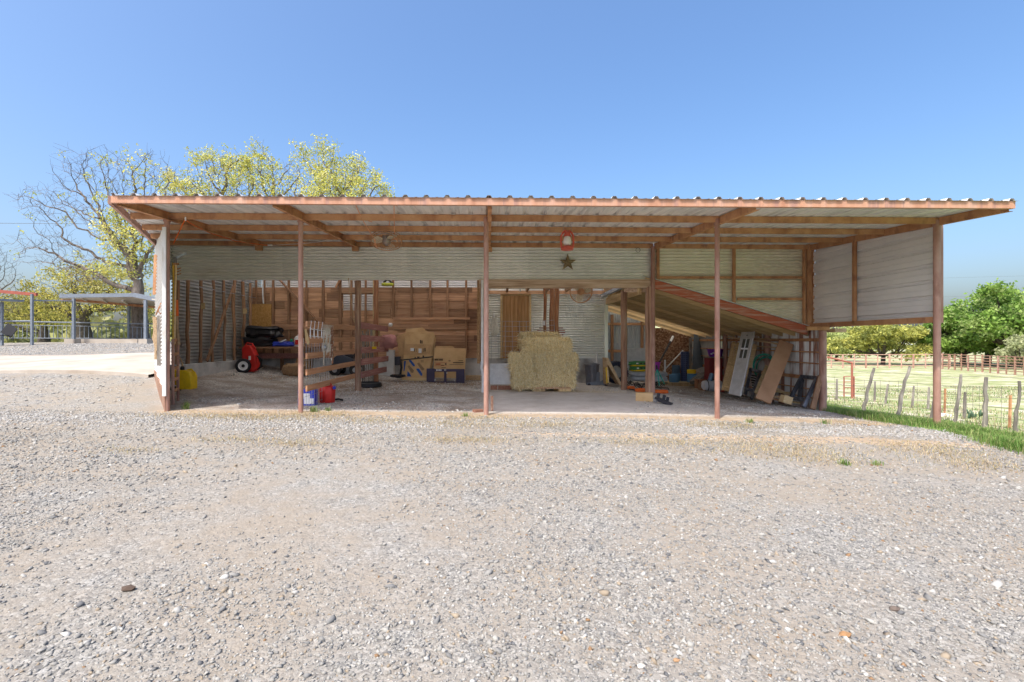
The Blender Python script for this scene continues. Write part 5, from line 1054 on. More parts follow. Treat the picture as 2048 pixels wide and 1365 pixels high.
for px, za, zb, lb_ in ((757, 1.63, .72, 'long brass chain looped over the maroon stall boards'), (751, 1.55, .98, 'shorter brass chain strand left of the long one'), (761, 1.6, .86, 'right brass chain strand on the stall boards')):
    d = x * F / (px - CX); mb = MB(); chain(mb, [(x - .05, d, za), (x - .06, d - .01, zb)], .07, .011); mb.build('chain', GCH, label=lb_, cat='chain', group='chains on the gates')
d = 14.2; mb = MB(); flop(mb, (x + .1, d, uz(697, d)), .5, .3, .38, 3, .3, 18, 12); mb.build('feed_sack', plain('pink_sack', (.42, .20, .19), .8, bump=.2), label='faded red sack slung over the rear stall boards', cat='sack', smooth=60)
mb = MB(); [mb.tube([(x - .06, 13.3 + i * .09, 1.6), (x - .09, 13.33 + i * .09, 1.45), (x - .06, 13.4 + i * .09, 1.32)], .03, 6) for i in range(7)]; mb.build('rope_coil', SCRAPW, label='thick tan rope wrapped on the stall top board', cat='rope', smooth=60)
mb = MB(); q = at(781, 650, 14.4); mb.lathe([(.03, -.05), (.055, -.03), (.06, .03), (.03, .06)], q, n=12); mb.build('insulator', WHPL, label='white knob on the stall post end', cat='insulator', smooth=50)
mb = MB(); pbox(mb, 744, 693, 752, 698, 12.6, .06); mb.build('ear_tag', YELPL, label='small yellow tag hooked on the brass chain', cat='tag')
# stakes behind the stall boards
sk = thing('stake_pile', gp(738, 762), 'sheaf of grey wooden stakes leaning behind the stall boards', 'stakes')
for i in range(9):
    px = 721 + i * 4.2; d = 13.3 + .1 * (i % 3); mb = MB(); mb.tube([(ux(px, d), d, .1), (ux(px + random.uniform(-2, 2), d + .3), d + .3, random.uniform(1.35, 1.6))], .022, 6); mb.build('stake', GREYW, parent=sk, smooth=50)
mb = MB(); p = gp(735, 775); mb.lathe([(.3, 0), (.33, .02), (.31, .1), (.26, .12), (.25, .03)], (p.x, 12.6, gz(p.x, 12.6)), n=20); mb.build('feed_pan', BLACK, label='low black rubber feed pan behind the stall boards', cat='pan', smooth=40)
mb = MB(); pbox(mb, 773, 700, 789, 752, 15.0, .1); mb.build('grey_board', CONC, label='pale grey board standing behind the stall end', cat='board')
# garden tiller half hidden behind the gate
tp = gp(690, 752); tr_ = thing('tiller', tp, 'black garden tiller with engine half hidden behind the gate', 'tiller'); tx, ty, tz = tp.x, tp.y + .3, tp.z
mb = MB(); mb.box((tx, ty, tz + .42), (.42, .4, .2)); mb.box((tx + .06, ty, tz + .57), (.26, .26, .12)); mb.build('engine', DARKM, parent=tr_, bevel=.02)
mb = MB(); mb.prism([(tx - .42, ty - .25, tz + .28), (tx + .3, ty - .25, tz + .34), (tx + .22, ty - .25, tz + .5), (tx - .2, ty - .25, tz + .66), (tx - .4, ty - .25, tz + .5)], (0, .5, 0)); mb.build('hood', plain('navy_hood', (.05, .06, .085), .4), parent=tr_, bevel=.02)
for s in (-1, 1):
    for dx in (-.3, .3):
        mb = MB(); mb.lathe([(.08, -.05), (.17, -.05), (.19, 0), (.17, .05), (.08, .05)], (tx + dx, ty + s * .28, tz + .18), (0, 1, 0), 18); w_ = mb.build('wheel', BLACK, parent=tr_, smooth=50); mb = MB(); mb.lathe([(.02, -.055), (.075, -.056), (.08, .056), (.02, .058)], (tx + dx, ty + s * .28, tz + .18), (0, 1, 0), 12); mb.build('rim', STEEL, parent=w_)
for s in (-.2, .2):
    mb = MB(); mb.tube([(tx + .1, ty + s, tz + .4), (tx + .35, ty + s, tz + .8), (tx + .6, ty + s, tz + .9)], .018, 6); mb.build('handlebar', DARKM, parent=tr_)
mb = MB(); mb.box((tx - .02, ty - .2, tz + .68), (.1, .05, .05)); mb.build('fuel_cap', ORANGE, parent=tr_)
# jugs at the gate foot
jg = thing('oil_jug', gp(611, 813), 'blue and white oil jug standing behind the second porch post', 'jug'); D = gp(611, 813).y + .12
mb = MB(); pbox(mb, 595, 779, 629, 813, D, .2); mb.build('body', BLUEPL, parent=jg, bevel=.02)
mb = MB(); pbox(mb, 596, 787, 620, 797, D - .004, .01); mb.build('label', WHPL, parent=jg); mb = MB(); pbox(mb, 608, 797, 627, 808, D - .004, .01); mb.build('label', WHPL, parent=jg)
mb = MB(); pbox(mb, 598, 774, 607, 780, D + .05, .08); mb.build('cap', WHPL, parent=jg)
rb = thing('gas_can', gp(649, 807), 'squat red gas can behind the wire panel', 'gas can'); q = gp(649, 807); D = q.y + .15; k = D / F
mb = MB(); mb.lathe([(15 * k, 0), (16 * k, 2 * k), (17.5 * k, 28 * k), (14 * k, 33 * k), (5 * k, 36 * k)], (q.x, D, q.z), n=8, sx=1, sy=.75); mb.build('body', REDPL, parent=rb, bevel=.012, smooth=30)
mb = MB(); mb.tube([(q.x - 9 * k, D, q.z + 33 * k), (q.x - 6 * k, D, q.z + 40 * k), (q.x + 6 * k, D, q.z + 40 * k), (q.x + 10 * k, D, q.z + 32 * k)], .014, 6); mb.build('grip', REDPL, parent=rb, smooth=60)
mb = MB(); mb.lathe([(.03, 0), (.03, .05)], (q.x + 14 * k, D - .05, q.z + 29 * k), (1, 0, .5), 10); mb.build('spout', BLUEPL, parent=rb)
mb = MB(); p = gp(672, 803); mb.tube([p + Vector((-.08, 0, .03)), p + Vector((.05, 0, .05)), p + Vector((.12, .05, .02))], .02, 6); mb.build('nozzle', BLACK, label='short black nozzle on the gravel by the gas can', cat='nozzle')

# --- flattened cardboard, black rack, trimmer
CARD2 = plain('cardboard_dark', (.48, .31, .16), .9); BLUEINK = plain('blue_ink', (.03, .10, .36), .7); GREYINK = plain('brown_ink', (.30, .20, .115), .9); REDINK = plain('red_ink', (.45, .10, .05), .8)
def lean_sheet(root, name, quad, D, m_, th=.02, tilt=.12):
    "a flat sheet whose photo corners are quad, leaning back by tilt metres at the top"
    ys = [y for _, y in quad]; y0, y1 = min(ys), max(ys); P = [at(x, y, D + tilt * (y1 - y) / (y1 - y0)) for x, y in quad]; mb = MB(); mb.prism(P, (0, th, 0)); return mb.build(name, m_, parent=root)
cp = gp(835, 757); cb = thing('cardboard_stack', (cp.x, 14.6, gz(cp.x, 14.6)), 'tall stack of flattened cardboard boxes with blue stripes leaning on the rear wall', 'cardboard'); D = 14.45
lean_sheet(cb, 'sheet', [(802, 752), (794, 672), (812, 664), (818, 752)], D + .12, CARD2); lean_sheet(cb, 'sheet', [(806, 752), (812, 658), (844, 655), (872, 675), (862, 752)], D + .16, CARD)
lean_sheet(cb, 'sheet', [(805, 753), (813, 664), (868, 664), (862, 752)], D + .08, CARD); lean_sheet(cb, 'sheet', [(802, 753), (811, 667), (870, 669), (853, 753)], D + .03, CARD)
lean_sheet(cb, 'sheet', [(805, 720), (811, 688), (863, 689), (858, 720)], D + .04, CARD2, .008, .05)
lean_sheet(cb, 'sheet', [(802, 756), (808, 710), (866, 709), (855, 756)], D - .01, CARD, .02, .05)
for quad in ([(807, 742), (808, 722), (812, 722), (809, 742)], [(818, 722), (818, 720), (822, 720), (830, 730), (829, 733), (826, 732)], [(832, 738), (834, 737), (838, 737), (845, 748), (844, 751), (842, 752)], [(814, 753), (815, 742), (819, 746), (823, 753)]):
    lean_sheet(cb, 'stripe', quad, D - .018, BLUEINK, .004, .015)
for quad in ([(815, 733), (818, 730), (828, 741), (826, 746), (822, 745)], [(834, 727), (838, 725), (849, 738), (846, 741), (843, 740)]): lean_sheet(cb, 'stripe', quad, D - .018, GREYINK, .004, .015)
for x0, y0, w, h in ((821, 696, 7, 6), (837, 697, 6, 9)): mb = MB(); pbox(mb, x0, y0, x0 + w, y0 + h, D + .028, .004); mb.build('shipping_label', WHPL, parent=cb)
for x0, y0, w, h in ((828, 697, 1.6, 6), (832, 697, .8, 7), (846, 697, 1, 7), (849, 696, 2, 7), (840, 680, 2, 7), (843, 681, 2, 6), (829, 714, 3, 3), (834, 713, 5, 2.5), (845, 711, 3, 4), (842, 720, .6, 5), (844, 720, .6, 5), (846, 720, .6, 5)): mb = MB(); pbox(mb, x0, y0, x0 + w, y0 + h, D - .012 if y0 > 709 else D + .026, .003); mb.build('print', INK, parent=cb)
c2 = thing('cardboard_box', (ux(900, 14.5), 14.5, gz(ux(900, 14.5), 14.5)), 'flattened cardboard box with black and red print right of the tall stack', 'cardboard'); D = 14.4
lean_sheet(c2, 'sheet', [(866, 755), (869, 695), (932, 697), (929, 757)], D, CARD, .05, .12); lean_sheet(c2, 'sheet', [(872, 700), (872, 692), (905, 692), (912, 700)], D + .14, CARD2, .02, .02)
for x0, y0, w, h, m_ in ((869, 717, 17, 4.5, GREYINK), (917, 721, 9, 1.2, INK), (906, 724.5, 21, 1.8, INK), (899, 729, 28, .8, INK), (883, 735, 9, 1.2, INK), (869, 725, 25, .6, REDINK), (869, 731, 25, .6, REDINK), (871, 727, 10, 2.4, REDINK), (890, 726.5, 3, 3, INK), (882, 730, 6, 1, INK), (870, 718, 6, 2.5, INK), (878, 719, 8, 1.5, INK), (897, 720, 4, 3, GREYINK)):
    mb = MB(); t = (757 - y0 - h / 2) / 61; pbox(mb, x0, y0, x0 + w, y0 + h, D + .12 * t - .006, .004); mb.build('print', m_, parent=c2)
br = thing('steel_bracket_rack', (ux(891, 14.1), 14.1, gz(ux(891, 14.1), 14.1)), 'dark steel plate rack standing in front of the printed cardboard', 'rack'); D = 14.05
for x0, y0, x1, y1, nm in ((853, 737, 869, 764, 'plate'), (912, 738, 929, 764, 'plate'), (869, 738, 912, 743.5, 'bar'), (888, 743, 893, 763, 'bar'), (852, 763, 929, 767, 'base')):
    mb = MB(); pbox(mb, x0, y0, x1, y1, D + (.003 if nm == 'bar' else 0), .05); mb.build(nm, plain('purple_steel_' + str(x0), (.055, .045, .085), .45, .3), parent=br, bevel=.004)
for i, w in enumerate((2.2, 1.8, 2.2, 1.6)): mb = MB(); pbox(mb, 872.5 + i * 2.9, 738.6, 872.5 + i * 2.9 + w, 741.6, D - .002, .004); mb.build('lettering', WHPL, parent=br)
mb = MB(); ring(mb, at(890.5, 740, D - .004), .022, .006, (0, 1, 0), 12, 4); mb.build('emblem', WHPL, parent=br)
for px, py in ((870, 760), (909, 761), (894, 746)): mb = MB(); mb.lathe([(.018, 0), (.018, .02)], at(px, py, D - .01), (0, -1, 0), 8); mb.build('bolt', WHPL, parent=br)
mb = MB(); mb.box(gp(946, 762) + Vector((0, .3, .08)), (.45, .2, .14)); mb.build('wood_offcut', SCRAPW, label='rough wood offcut right of the dark steel rack', cat='wood')
mb = MB(); p = gp(828, 762); mb.box(p + Vector((0, .12, .04)), (.72, .1, .07)); mb.build('wood_sleeper', PINE, label='short timber under the tall cardboard stack', cat='wood')
tm = thing('string_trimmer', gp(795, 752), 'black trimmer with long shaft leaning across the cardboard', 'trimmer'); D = 14.0
mb = MB(); mb.tube([at(803, 720, D), at(866, 713.5, D + .1)], .018, 8); mb.build('shaft', BLACK, parent=tm, smooth=50)
mb = MB(); pbox(mb, 789, 713, 800, 731, D - .08, .2); mb.build('engine', DARKM, parent=tm, bevel=.02); mb = MB(); mb.tube([at(801, 718, D), at(803, 735, D), at(800, 752, D)], .03, 8); mb.build('stand', BLACK, parent=tm)
mb = MB(); flop(mb, at(795, 753, D) - Vector((0, 0, .03)), .4, .25, .09, 4, .3, 16, 8); mb.build('strap', BLACK, parent=tm, smooth=50)
n = 2600; X = np.concatenate([RNG.normal(ux(700, 12.5), .7, n), RNG.normal(ux(870, 14), 1.0, n)]); Y = np.concatenate([RNG.normal(12.3, .6, n), RNG.normal(13.9, .3, n)])
blades(X, Y, .03, 2.4, .014, np.array([(.26, .15, .08), (.34, .22, .12), (.2, .11, .06)]), 'leaf_litter', kind='stuff', label='brown leaf litter along the stall and rear wall', cat='leaves')

# --- centre bay
rp = thing('rope_hank', at(988, 650, DW), 'pale rope hank hung on the centre timber post', 'rope')
for i in range(7):
    o = i * .012; mb = MB(); mb.tube([at(986, 632, DW - .1) + Vector((o, 0, 0)), at(981.5 + i * .6, 650, DW - .1) + Vector((o, 0, 0)), at(983 + i * .5, 672, DW - .1) + Vector((o, 0, 0)), at(988 + i * .5, 664, DW - .12) + Vector((o, 0, 0)), at(991, 645, DW - .12) + Vector((o * .5, 0, 0)), at(987.5, 632, DW - .12)], .012, 6); mb.build('strand', ROPE, parent=rp, smooth=60)
mb = MB(); mb.tube([at(988, 626, DW - .03), at(988, 634, DW - .14)], .01, 5); mb.build('hook', WHPL, parent=rp)
wg = thing('woven_wire', (ux(1045, 12.9), 12.9, gz(ux(1045, 12.9), 12.9)), 'woven wire panel stretched behind the hay bales', 'wire grid')
mbw = MB()
for i in range(10): mbw.tube([at(983 + i * 14, 722, 12.9), at(983 + i * 14 + random.uniform(-1, 1), 642, 12.9)], .005, 4)
for j in range(9): mbw.tube([at(980, 642 + j * 10, 12.9), at(1050, 642 + j * 10 + 1, 12.88), at(1112, 640 + j * 10, 12.9)], .005, 4)
mbw.build('wire_mesh', STEEL, parent=wg)
mb = MB(); pbox(mb, 980, 727, 1023, 769, 12.2, .05); mb.build('white_board', WHPL, label='plain white panel standing left of the hay bales', cat='panel', bevel=.006)
BRICK = mat('brick', [(.22, .10, .065), (.32, .16, .11), (.38, .21, .15)], 14, rough=.95, bump=.3)
for i, px in enumerate((988, 1003, 1016)):
    mb = MB(); p = gp(px, 778); mb.box((ux(px, 12.15), 12.2, gz(ux(px, 12.15), 12.15) + .05), (.17, .1, .1)); mb.build('brick', BRICK, label=('leftmost brick under the white panel', 'middle brick under the white panel', 'brick under the white panel nearest the hay')[i], cat='brick', group='bricks under the white panel', bevel=.006)
mb = MB(); p = gp(958, 824); mb.box(p + Vector((-.02, 0, .02)), (.16, .1, .05), Matrix.Rotation(.5, 3, 'Z')); mb.build('rubble', BRICK, label='broken brick piece at the foot of the centre post', cat='brick')
mb = MB(); p = gp(984, 822); mb.beam(p, p + Vector((0, .1, .25)), .05, .04, up=(0, 1, 0)); mb.build('post_stub', POSTW, label='short wooden stub beside the centre post', cat='stub')
RIBR = plain('rust_red_ribs', (.28, .09, .06), .7); rs_ = thing('rusty_louvre', at(1102, 668, 14.6), 'rust-red ribbed metal piece behind the twin log posts', 'metal sheet')
for i in range(6): mb = MB(); z = uz(656 + i * 4.6, 14.6); w = (20 + 4 * math.sin(i)) / F * 14.6; mb.beam((ux(1102, 14.6) - w * 1.2, 14.6, z), (ux(1102, 14.6) + w * 1.2, 14.6, z), .03, .028); mb.build('rib', RIBR, parent=rs_)
mb = MB(); pbox(mb, 1085.5, 642, 1090.5, 650, 13.75, .08); mb.build('switch_box', WHPL, label='small white switch box on the log post', cat='switch')
# trash can, floor jack
q = gp(1184, 768); tcn = thing('trash_can', (ux(1184, 14.3), 14.3, gz(ux(1184, 14.3), 14.3)), 'ribbed galvanised trash can against the concrete stem wall', 'trash can'); zc = gz(ux(1184, 14.3), 14.3); TCM = plain('can_metal', (.16, .17, .20), .5, .4)
mb = MB(); hcan = (768 - 732) / F * 14.3 + .05
def canfn(u, v): a = 2 * math.pi * u; r = (.165 + .035 * v) * (1 + .035 * math.cos(a * 16)); return Vector((ux(1184, 14.3) + r * math.cos(a), 14.3 + r * math.sin(a), zc + v * hcan))
mb.grid(canfn, 64, 4, closeu=True); mb.build('body', TCM, parent=tcn, smooth=60)
mb = MB(); mb.lathe([(.20, 0), (.22, .005), (.22, .025), (.19, .04), (.06, .07), (.01, .075)], (ux(1184, 14.3), 14.3, zc + hcan), n=24); mb.build('lid', TCM, parent=tcn, smooth=40); mb = MB(); mb.tube([(ux(1184, 14.3) - .05, 14.3, zc + hcan + .07), (ux(1184, 14.3), 14.3, zc + hcan + .11), (ux(1184, 14.3) + .05, 14.3, zc + hcan + .07)], .01, 6); mb.build('handle', STEEL, parent=tcn)
JK = plain('blue_grey_jack', (.20, .23, .28), .5, .4); q = gp(1196, 771); jk = thing('floor_jack', q, 'blue-grey floor jack with upright handle beside the trash can', 'jack'); D = q.y + .1
for dy in (-.09, .09):
    mb = MB(); mb.prism([at(1174, 770, D + dy), at(1214, 770, D + dy), at(1214, 764, D + dy), at(1196, 762, D + dy), at(1174, 766, D + dy)], (0, .015, 0)); mb.build('side_plate', JK, parent=jk)
mb = MB(); mb.tube([at(1193.5, 765, D), at(1194, 704, D + .1)], .017, 8); mb.build('handle', WHPL, parent=jk, smooth=50)
mb = MB(); pbox(mb, 1189, 744, 1200, 765, D - .04, .1); mb.build('pump', JK, parent=jk, bevel=.01); mb = MB(); mb.beam(at(1202, 765, D), at(1212, 758, D), .07, .05); mb.build('lift_arm', JK, parent=jk)
for px in (1177, 1211):
    mb = MB(); mb.lathe([(.04, -.12), (.045, -.1), (.045, .1), (.04, .12)], at(px, 769, D), (0, 1, 0), 12); mb.build('wheel', DARKM, parent=jk, smooth=40)
# corrugated drain pipe coil with plywood
cpc = thing('drain_coil', gp(1235, 768), 'coil of ribbed black drain pipe behind the leaning plywood', 'pipe coil'); D = 14.4; BLPIPE = plain('black_pipe', (.028, .034, .06), .35)
for k in range(3):
    cc = at(1234, 745, D) + Vector((0, .14 * k, .0)); mb = MB(); NN = 56; mb.tube([cc + Vector((math.cos(2 * math.pi * i / NN) * .27, .05 * math.sin(4 * math.pi * i / NN), math.sin(2 * math.pi * i / NN) * .27)) for i in range(NN)], [(.075 if i % 2 else .055) for i in range(NN)], 8, closed=True); mb.build('loop', BLPIPE, parent=cpc, smooth=60)
mb = MB(); D = 13.6; mb.prism([at(1213, 716, D + .25), at(1217, 716, D + .25), at(1244, 769, D), at(1240, 770, D), at(1215, 728, D + .2), at(1215, 770, D)], (0, .5, 0)); mb.build('plywood_sheet', SCRAPW, label='thin plywood sheet leaning before the drain coil', cat='plywood')
for i, (m_, px) in enumerate(((YELPL, 1214), (PINE, 1217))): mb = MB(); mb.beam(at(px, 766, 13.4), at(px - 2, 735, 13.5), .03, .02, up=(0, 1, 0)); mb.build('lath', m_, label=('yellow lath at the room corner', 'bare lath beside the yellow one')[i], cat='lath')
for i, (px, w) in enumerate(((1205, .4), (1226, .5), (1232, .42))):
    mb = MB(); p = gp(px, 769); mb.box(p + Vector((0, .1 + i * .08, .03 + .03 * i)), (w, .1, .04), Matrix.Rotation(.1 * i - .1, 3, 'Z')); mb.build('floor_board', RUST if i else DARKM, label=('dark flat bar on the floor by the jack', 'reddish board on the floor under the plywood', 'short reddish board beside the timber post')[i], cat='board')
# feed bags on the floor
FBG = plain('feed_green', (.06, .22, .07), .45); D = 15.2
for i, (px0, px1, y0, y1, m_, lb_) in enumerate(((1258, 1299, 722, 733, FBG, 'upper green and yellow feed bag on the sack pile'), (1259, 1300, 731, 743, FBG, 'lower green and yellow feed bag on the sack pile'))):
    q0 = thing('feed_bag', at((px0 + px1) / 2, y1, D), lb_, 'feed bag', 'printed feed bags'); c = at((px0 + px1) / 2, y1, D); w = (px1 - px0) / F * D; h = (y1 - y0) / F * D
    mb = MB(); flop(mb, c, w, .42, h, i, .15, 22, 10); mb.build('bag', m_, parent=q0, smooth=60)
    mb = MB(); flop(mb, c + Vector((0, -.012, h * .05)), w * .96, .42, h * .36, i + 3, .1, 22, 8); mb.build('yellow_band', YELPL, parent=q0, smooth=60)
    for k in range(3): mb = MB(); mb.box(c + Vector((-.12 + k * .11, -.205, h * .62)), (.06, .02, .035)); mb.build('print', INK if k else WHPL, parent=q0)
GREYBAG = plain('grey_bag', (.40, .42, .45), .5, bump=.3, scale=5)
for i, (px0, px1, y0, y1) in enumerate(((1257, 1300, 742, 752), (1259, 1302, 751, 762), (1300, 1332, 743, 753), (1298, 1332, 752, 763))):
    mb = MB(); c = at((px0 + px1) / 2, y1, D); flop(mb, c, (px1 - px0) / F * D, .45, (y1 - y0) / F * D, i + 7, .25, 22, 10); mb.build('grey_sack', GREYBAG, label=('grey sack directly under the green feed bags', 'bottom left grey sack of the pile', 'grey sack right of the timber post, upper', 'grey sack right of the timber post, lower')[i], cat='sack', group='grey sacks', smooth=60)
mb = MB(); pbox(mb, 1255, 696, 1297, 742, 16.5, .03); mb.build('foam_board', WHPL, label='white board leaning behind the feed bags', cat='board')
def tub(c, r, h, m_, name, label):
    mb = MB(); mb.lathe([(r * .72, 0), (r * .8, .01), (r, h), (r * 1.06, h), (r * 1.06, h * .92), (r * 1.0, h * .9), (r * .97, h), (r * .76, h * .1)], c, n=24); return mb.build(name, m_, label=label, cat='tub', smooth=40)
tub(at(1309, 741, 15.0), .17, .25, plain('magenta_tub', (.40, .05, .42), .45), 'purple_tub', 'magenta purple tub between the two shed posts')
td = thing('sprinkler_tripod', gp(1320, 770), 'teal sprinkler tripod right of the front shed post', 'tripod'); D = 13.6
for a, b_ in (((1314, 738), (1306, 770)), ((1314, 738), (1319, 771)), ((1314, 738), (1329, 768))): mb = MB(); mb.tube([at(*a, D), at(*b_, D - .1 * (b_[0] == 1319))], .014, 6); mb.build('leg', TEALPL, parent=td)
mb = MB(); mb.tube([at(1314, 739, D), at(1313, 730, D)], .025, 8); mb.build('head', BLACK, parent=td)
for i, (a, b_, r, m_, lb_, nm) in enumerate((((1319, 724, 17.2), (1345, 676, 17.9), .035, BLACK, 'long black pole with white tip leaning on the aged board', 'leaning_pole'), ((1326, 743, 16.5), (1366, 701, 17.5), .022, STEEL, 'thin steel pipe leaning right of the black pole', 'leaning_pipe'), ((1330, 720, 16.4), (1330, 756, 16.2), .03, WHPL, 'short white pipe standing before the aged board', 'white_pipe'))):
    mb = MB(); mb.tube([at(*a), at(*b_)], r, 8); o = mb.build(nm, m_, label=lb_, cat='pole', smooth=50)
    if i == 0: mb = MB(); mb.tube([at(1341, 683, 17.78), at(1346, 673, 17.9)], .042, 8); mb.build('tip', WHPL, parent=o)
# pallet with twine spools and mesh roll
D = 16.4; pz = gz(ux(1362, D), D); p2 = thing('pallet', (ux(1362, D), D, pz), 'floor pallet carrying the blue twine spools', 'pallet')
for k in range(4): mb = MB(); mb.box((ux(1362, D), D + k * .17, pz + .12), (1.1, .12, .022)); mb.build('slat', PINE, parent=p2)
for k in (0, .52): mb = MB(); mb.box((ux(1362, D), D + k, pz + .055), (1.1, .06, .11)); mb.build('stringer', PALW, parent=p2)
TWB = plain('blue_twine', (.10, .22, .36), .8, bump=.3, scale=40)
def spool(px, dd, z, r, h, m_, label): mb = MB(); mb.lathe([(r * .3, h), (r * .95, h), (r, h * .95), (r * 1.02, h * .5), (r, h * .05), (r * .95, 0), (r * .3, 0)], (ux(px, dd), dd, z), n=20); return mb.build('twine_spool', m_, label=label, cat='spool', group='twine spools on the pallet', smooth=50)
zt = pz + .133
spool(1348, D + .05, zt, .155, .25, TWB, 'front left blue twine spool on the pallet'); spool(1352, D + .4, zt, .14, .27, TWB, 'rear blue twine spool at the bottom'); spool(1352, D + .4, zt + .27, .13, .27, plain('dark_twine', (.07, .11, .16), .8), 'dark twine spool stacked on the rear blue one'); spool(1384, D + .05, zt, .16, .28, TWB, 'right blue twine spool on the pallet'); spool(1383, D + .06, zt + .28, .14, .13, YELPL, 'yellow twine spool topping the right blue one')
mr_ = thing('mesh_roll', (ux(1370, D + .35), D + .35, zt), 'upright roll of dark blue plastic mesh on the pallet', 'mesh roll'); MESH = plain('blue_mesh', (.045, .06, .14), .5)
mb = MB(); mb.lathe([(.125, 0), (.125, 1.0)], (ux(1370, D + .35), D + .35, zt), n=18); mb.build('core', MESH, parent=mr_, smooth=40); mb = MB()
for k in range(15): ring(mb, (ux(1370, D + .35), D + .35, zt + .03 + k * .067), .13, .009, (0, 0, 1), 20, 4)
for k in range(14): a = 2 * math.pi * k / 14; mb.tube([(ux(1370, D + .35) + .13 * math.cos(a), D + .35 + .13 * math.sin(a), zt), (ux(1370, D + .35) + .13 * math.cos(a), D + .35 + .13 * math.sin(a), zt + 1.0)], .008, 4)
mb.build('strands', plain('blue_mesh_light', (.09, .12, .24), .5), parent=mr_)
# leaning dark sheet, red cabinet with purple tub, tank sprayer
mb = MB(); corr(mb, at(1384, 742, 16.9), at(1388, 663, 17.6) - at(1384, 742, 16.9), at(1418, 728, 17.6) - at(1384, 742, 16.9), (-.5, -1, 0), .09, .015); mb.build('leaning_sheet', plain('dark_sheet', (.12, .145, .175), .5, .3), label='dark corrugated sheet leaning in the shed corner', cat='metal sheet', smooth=60)
mb = MB(); pbox(mb, 1379, 676, 1384, 742, 16.6, .05); mb.build('upright_board', GREYW, label='narrow upright board beside the leaning dark sheet', cat='board')
D = 15.6; cbn = thing('drawer_cabinet', (ux(1432, D), D + .2, gz(ux(1432, D), D)), 'maroon steel cabinet behind the fourth porch post', 'cabinet')
CABM = plain('maroon_steel', (.20, .035, .04), .45)
mb = MB(); a = at(1420, 716, D); b_ = at(1446, 716, D); zb0 = gz(a.x, D); mb.box(((a.x + b_.x) / 2, D + .22, (a.z + zb0) / 2), (b_.x - a.x, .4, a.z - zb0)); mb.build('body', CABM, parent=cbn, bevel=.008)
for k in range(4): mb = MB(); mb.box(((a.x + b_.x) / 2, D + .01, zb0 + .18 + k * .2), (b_.x - a.x - .04, .03, .17)); dr = mb.build('drawer', CABM, parent=cbn); mb = MB(); mb.box(((a.x + b_.x) / 2, D - .015, zb0 + .18 + k * .2), (.14, .02, .02)); mb.build('pull', STEEL, parent=dr)
mb = MB(); mb.box(((a.x + b_.x) / 2, D + .2, a.z + .016), (b_.x - a.x + .06, .46, .03)); mb.build('top', GREYW, parent=cbn)
t_ = tub((ux(1436, D), D + .2, a.z + .034), .24, .24, PURPLE, 'purple_tub', 'purple tub on top of the maroon cabinet')
for i in range(5): mb = MB(); mb.box((ux(1424 + i * 3, D), D - .02 + .03 * abs(i - 2), a.z + .13 + .03 * (i % 2)), (.05, .02, .035)); mb.build('sticker', WHPL, parent=t_)
q = gp(1425, 783); D = q.y; tk = thing('sprayer_tank', q, 'white tank sprayer with black straps left of the fourth porch post', 'sprayer'); k = D / F
mb = MB(); mb.lathe([(.03, -22 * k), (10 * k, -19 * k), (11 * k, -10 * k), (11 * k, 12 * k), (9.5 * k, 18 * k), (.03, 21 * k)], (ux(1428, D), D + .1, q.z + 11 * k), (1, 0, 0), 18); mb.build('tank', plain('tank_white', (.62, .64, .70), .4), parent=tk, smooth=60)
for dx in (-12, 4): mb = MB(); ring(mb, (ux(1428 + dx, D), D + .1, q.z + 11 * k), 11.3 * k, .012, (1, 0, 0), 20, 5); mb.build('strap', BLACK, parent=tk)
mb = MB(); mb.lathe([(5 * k, 0), (5 * k, 14 * k), (3 * k, 16 * k)], (ux(1423, D), D + .1, q.z + 21 * k), (.35, 0, 1), 12); mb.build('motor', plain('blue_motor', (.12, .2, .3), .4, .4), parent=tk, smooth=40); mb = MB(); pbox(mb, 1443, 765, 1449, 783, D, .2); mb.build('bracket', REDPL, parent=tk)
for i, (px, py, w, h, dd) in enumerate(((1402, 762, .3, .3, 15.9), (1412, 770, .35, .22, 15.2), (1397, 740, .55, .12, 16.2))):
    mb = MB(); x = ux(px, dd); mb.box((x, dd, gz(x, dd) + h / 2 + (.25 if i == 2 else 0)), (w, .3, h), Matrix.Rotation(.3 * i, 3, 'Z') @ Matrix.Rotation(-.5 if i == 2 else 0, 3, 'Y')); mb.build('timber_block', (LOGW, W_X, GREYW)[i], label=('brown timber block beside the right twine spool', 'dark timber block behind the tank sprayer', 'grey tilted timber leaning at the shed corner')[i], cat='timber')

# --- leaning things along the rusty wall
def lean_beam(root, name, a, b_, w, h, m_, **k): mb = MB(); mb.beam(a, b_, w, h, **{kk: v for kk, v in k.items() if kk == 'up'}); return mb.build(name, m_, parent=root)
def face_frame(A, B, wdir):  # helper: bottom, top, width direction
    return A, B, Vector(wdir)
pb0 = gp(1453, 781); pal = thing('leaning_pallet', pb0, 'tall slatted pallet leaning on the wall left of the paned door', 'pallet')
BL, BR, TL, TR = at(1446, 780, 13.0), at(1463, 784, 12.75), at(1467, 684, 14.1), at(1508, 690, 13.6)
BR = at(1474, 786, 12.7)
for i in range(5):
    t = (i + .1) / 4.6; lean_beam(pal, 'slat', BL.lerp(BR, t), TL.lerp(TR, t), .022, .095, PALW, up=(BR - BL).normalized())
for t in (.06, .5, .94): a, b_ = BL.lerp(TL, t), BR.lerp(TR, t); lean_beam(pal, 'stringer', a + Vector((0, .05, 0)), b_ + Vector((0, .05, 0)), .07, .07, PALW)
dr_ = thing('paned_door', gp(1474, 791), 'narrow grey door with four panes leaning against the rusty wall', 'door'); DRM = plain('grey_door', (.46, .44, .42), .6, stain=(3, (.36, .33, .30), .55, .6, (1, 1, .5)))
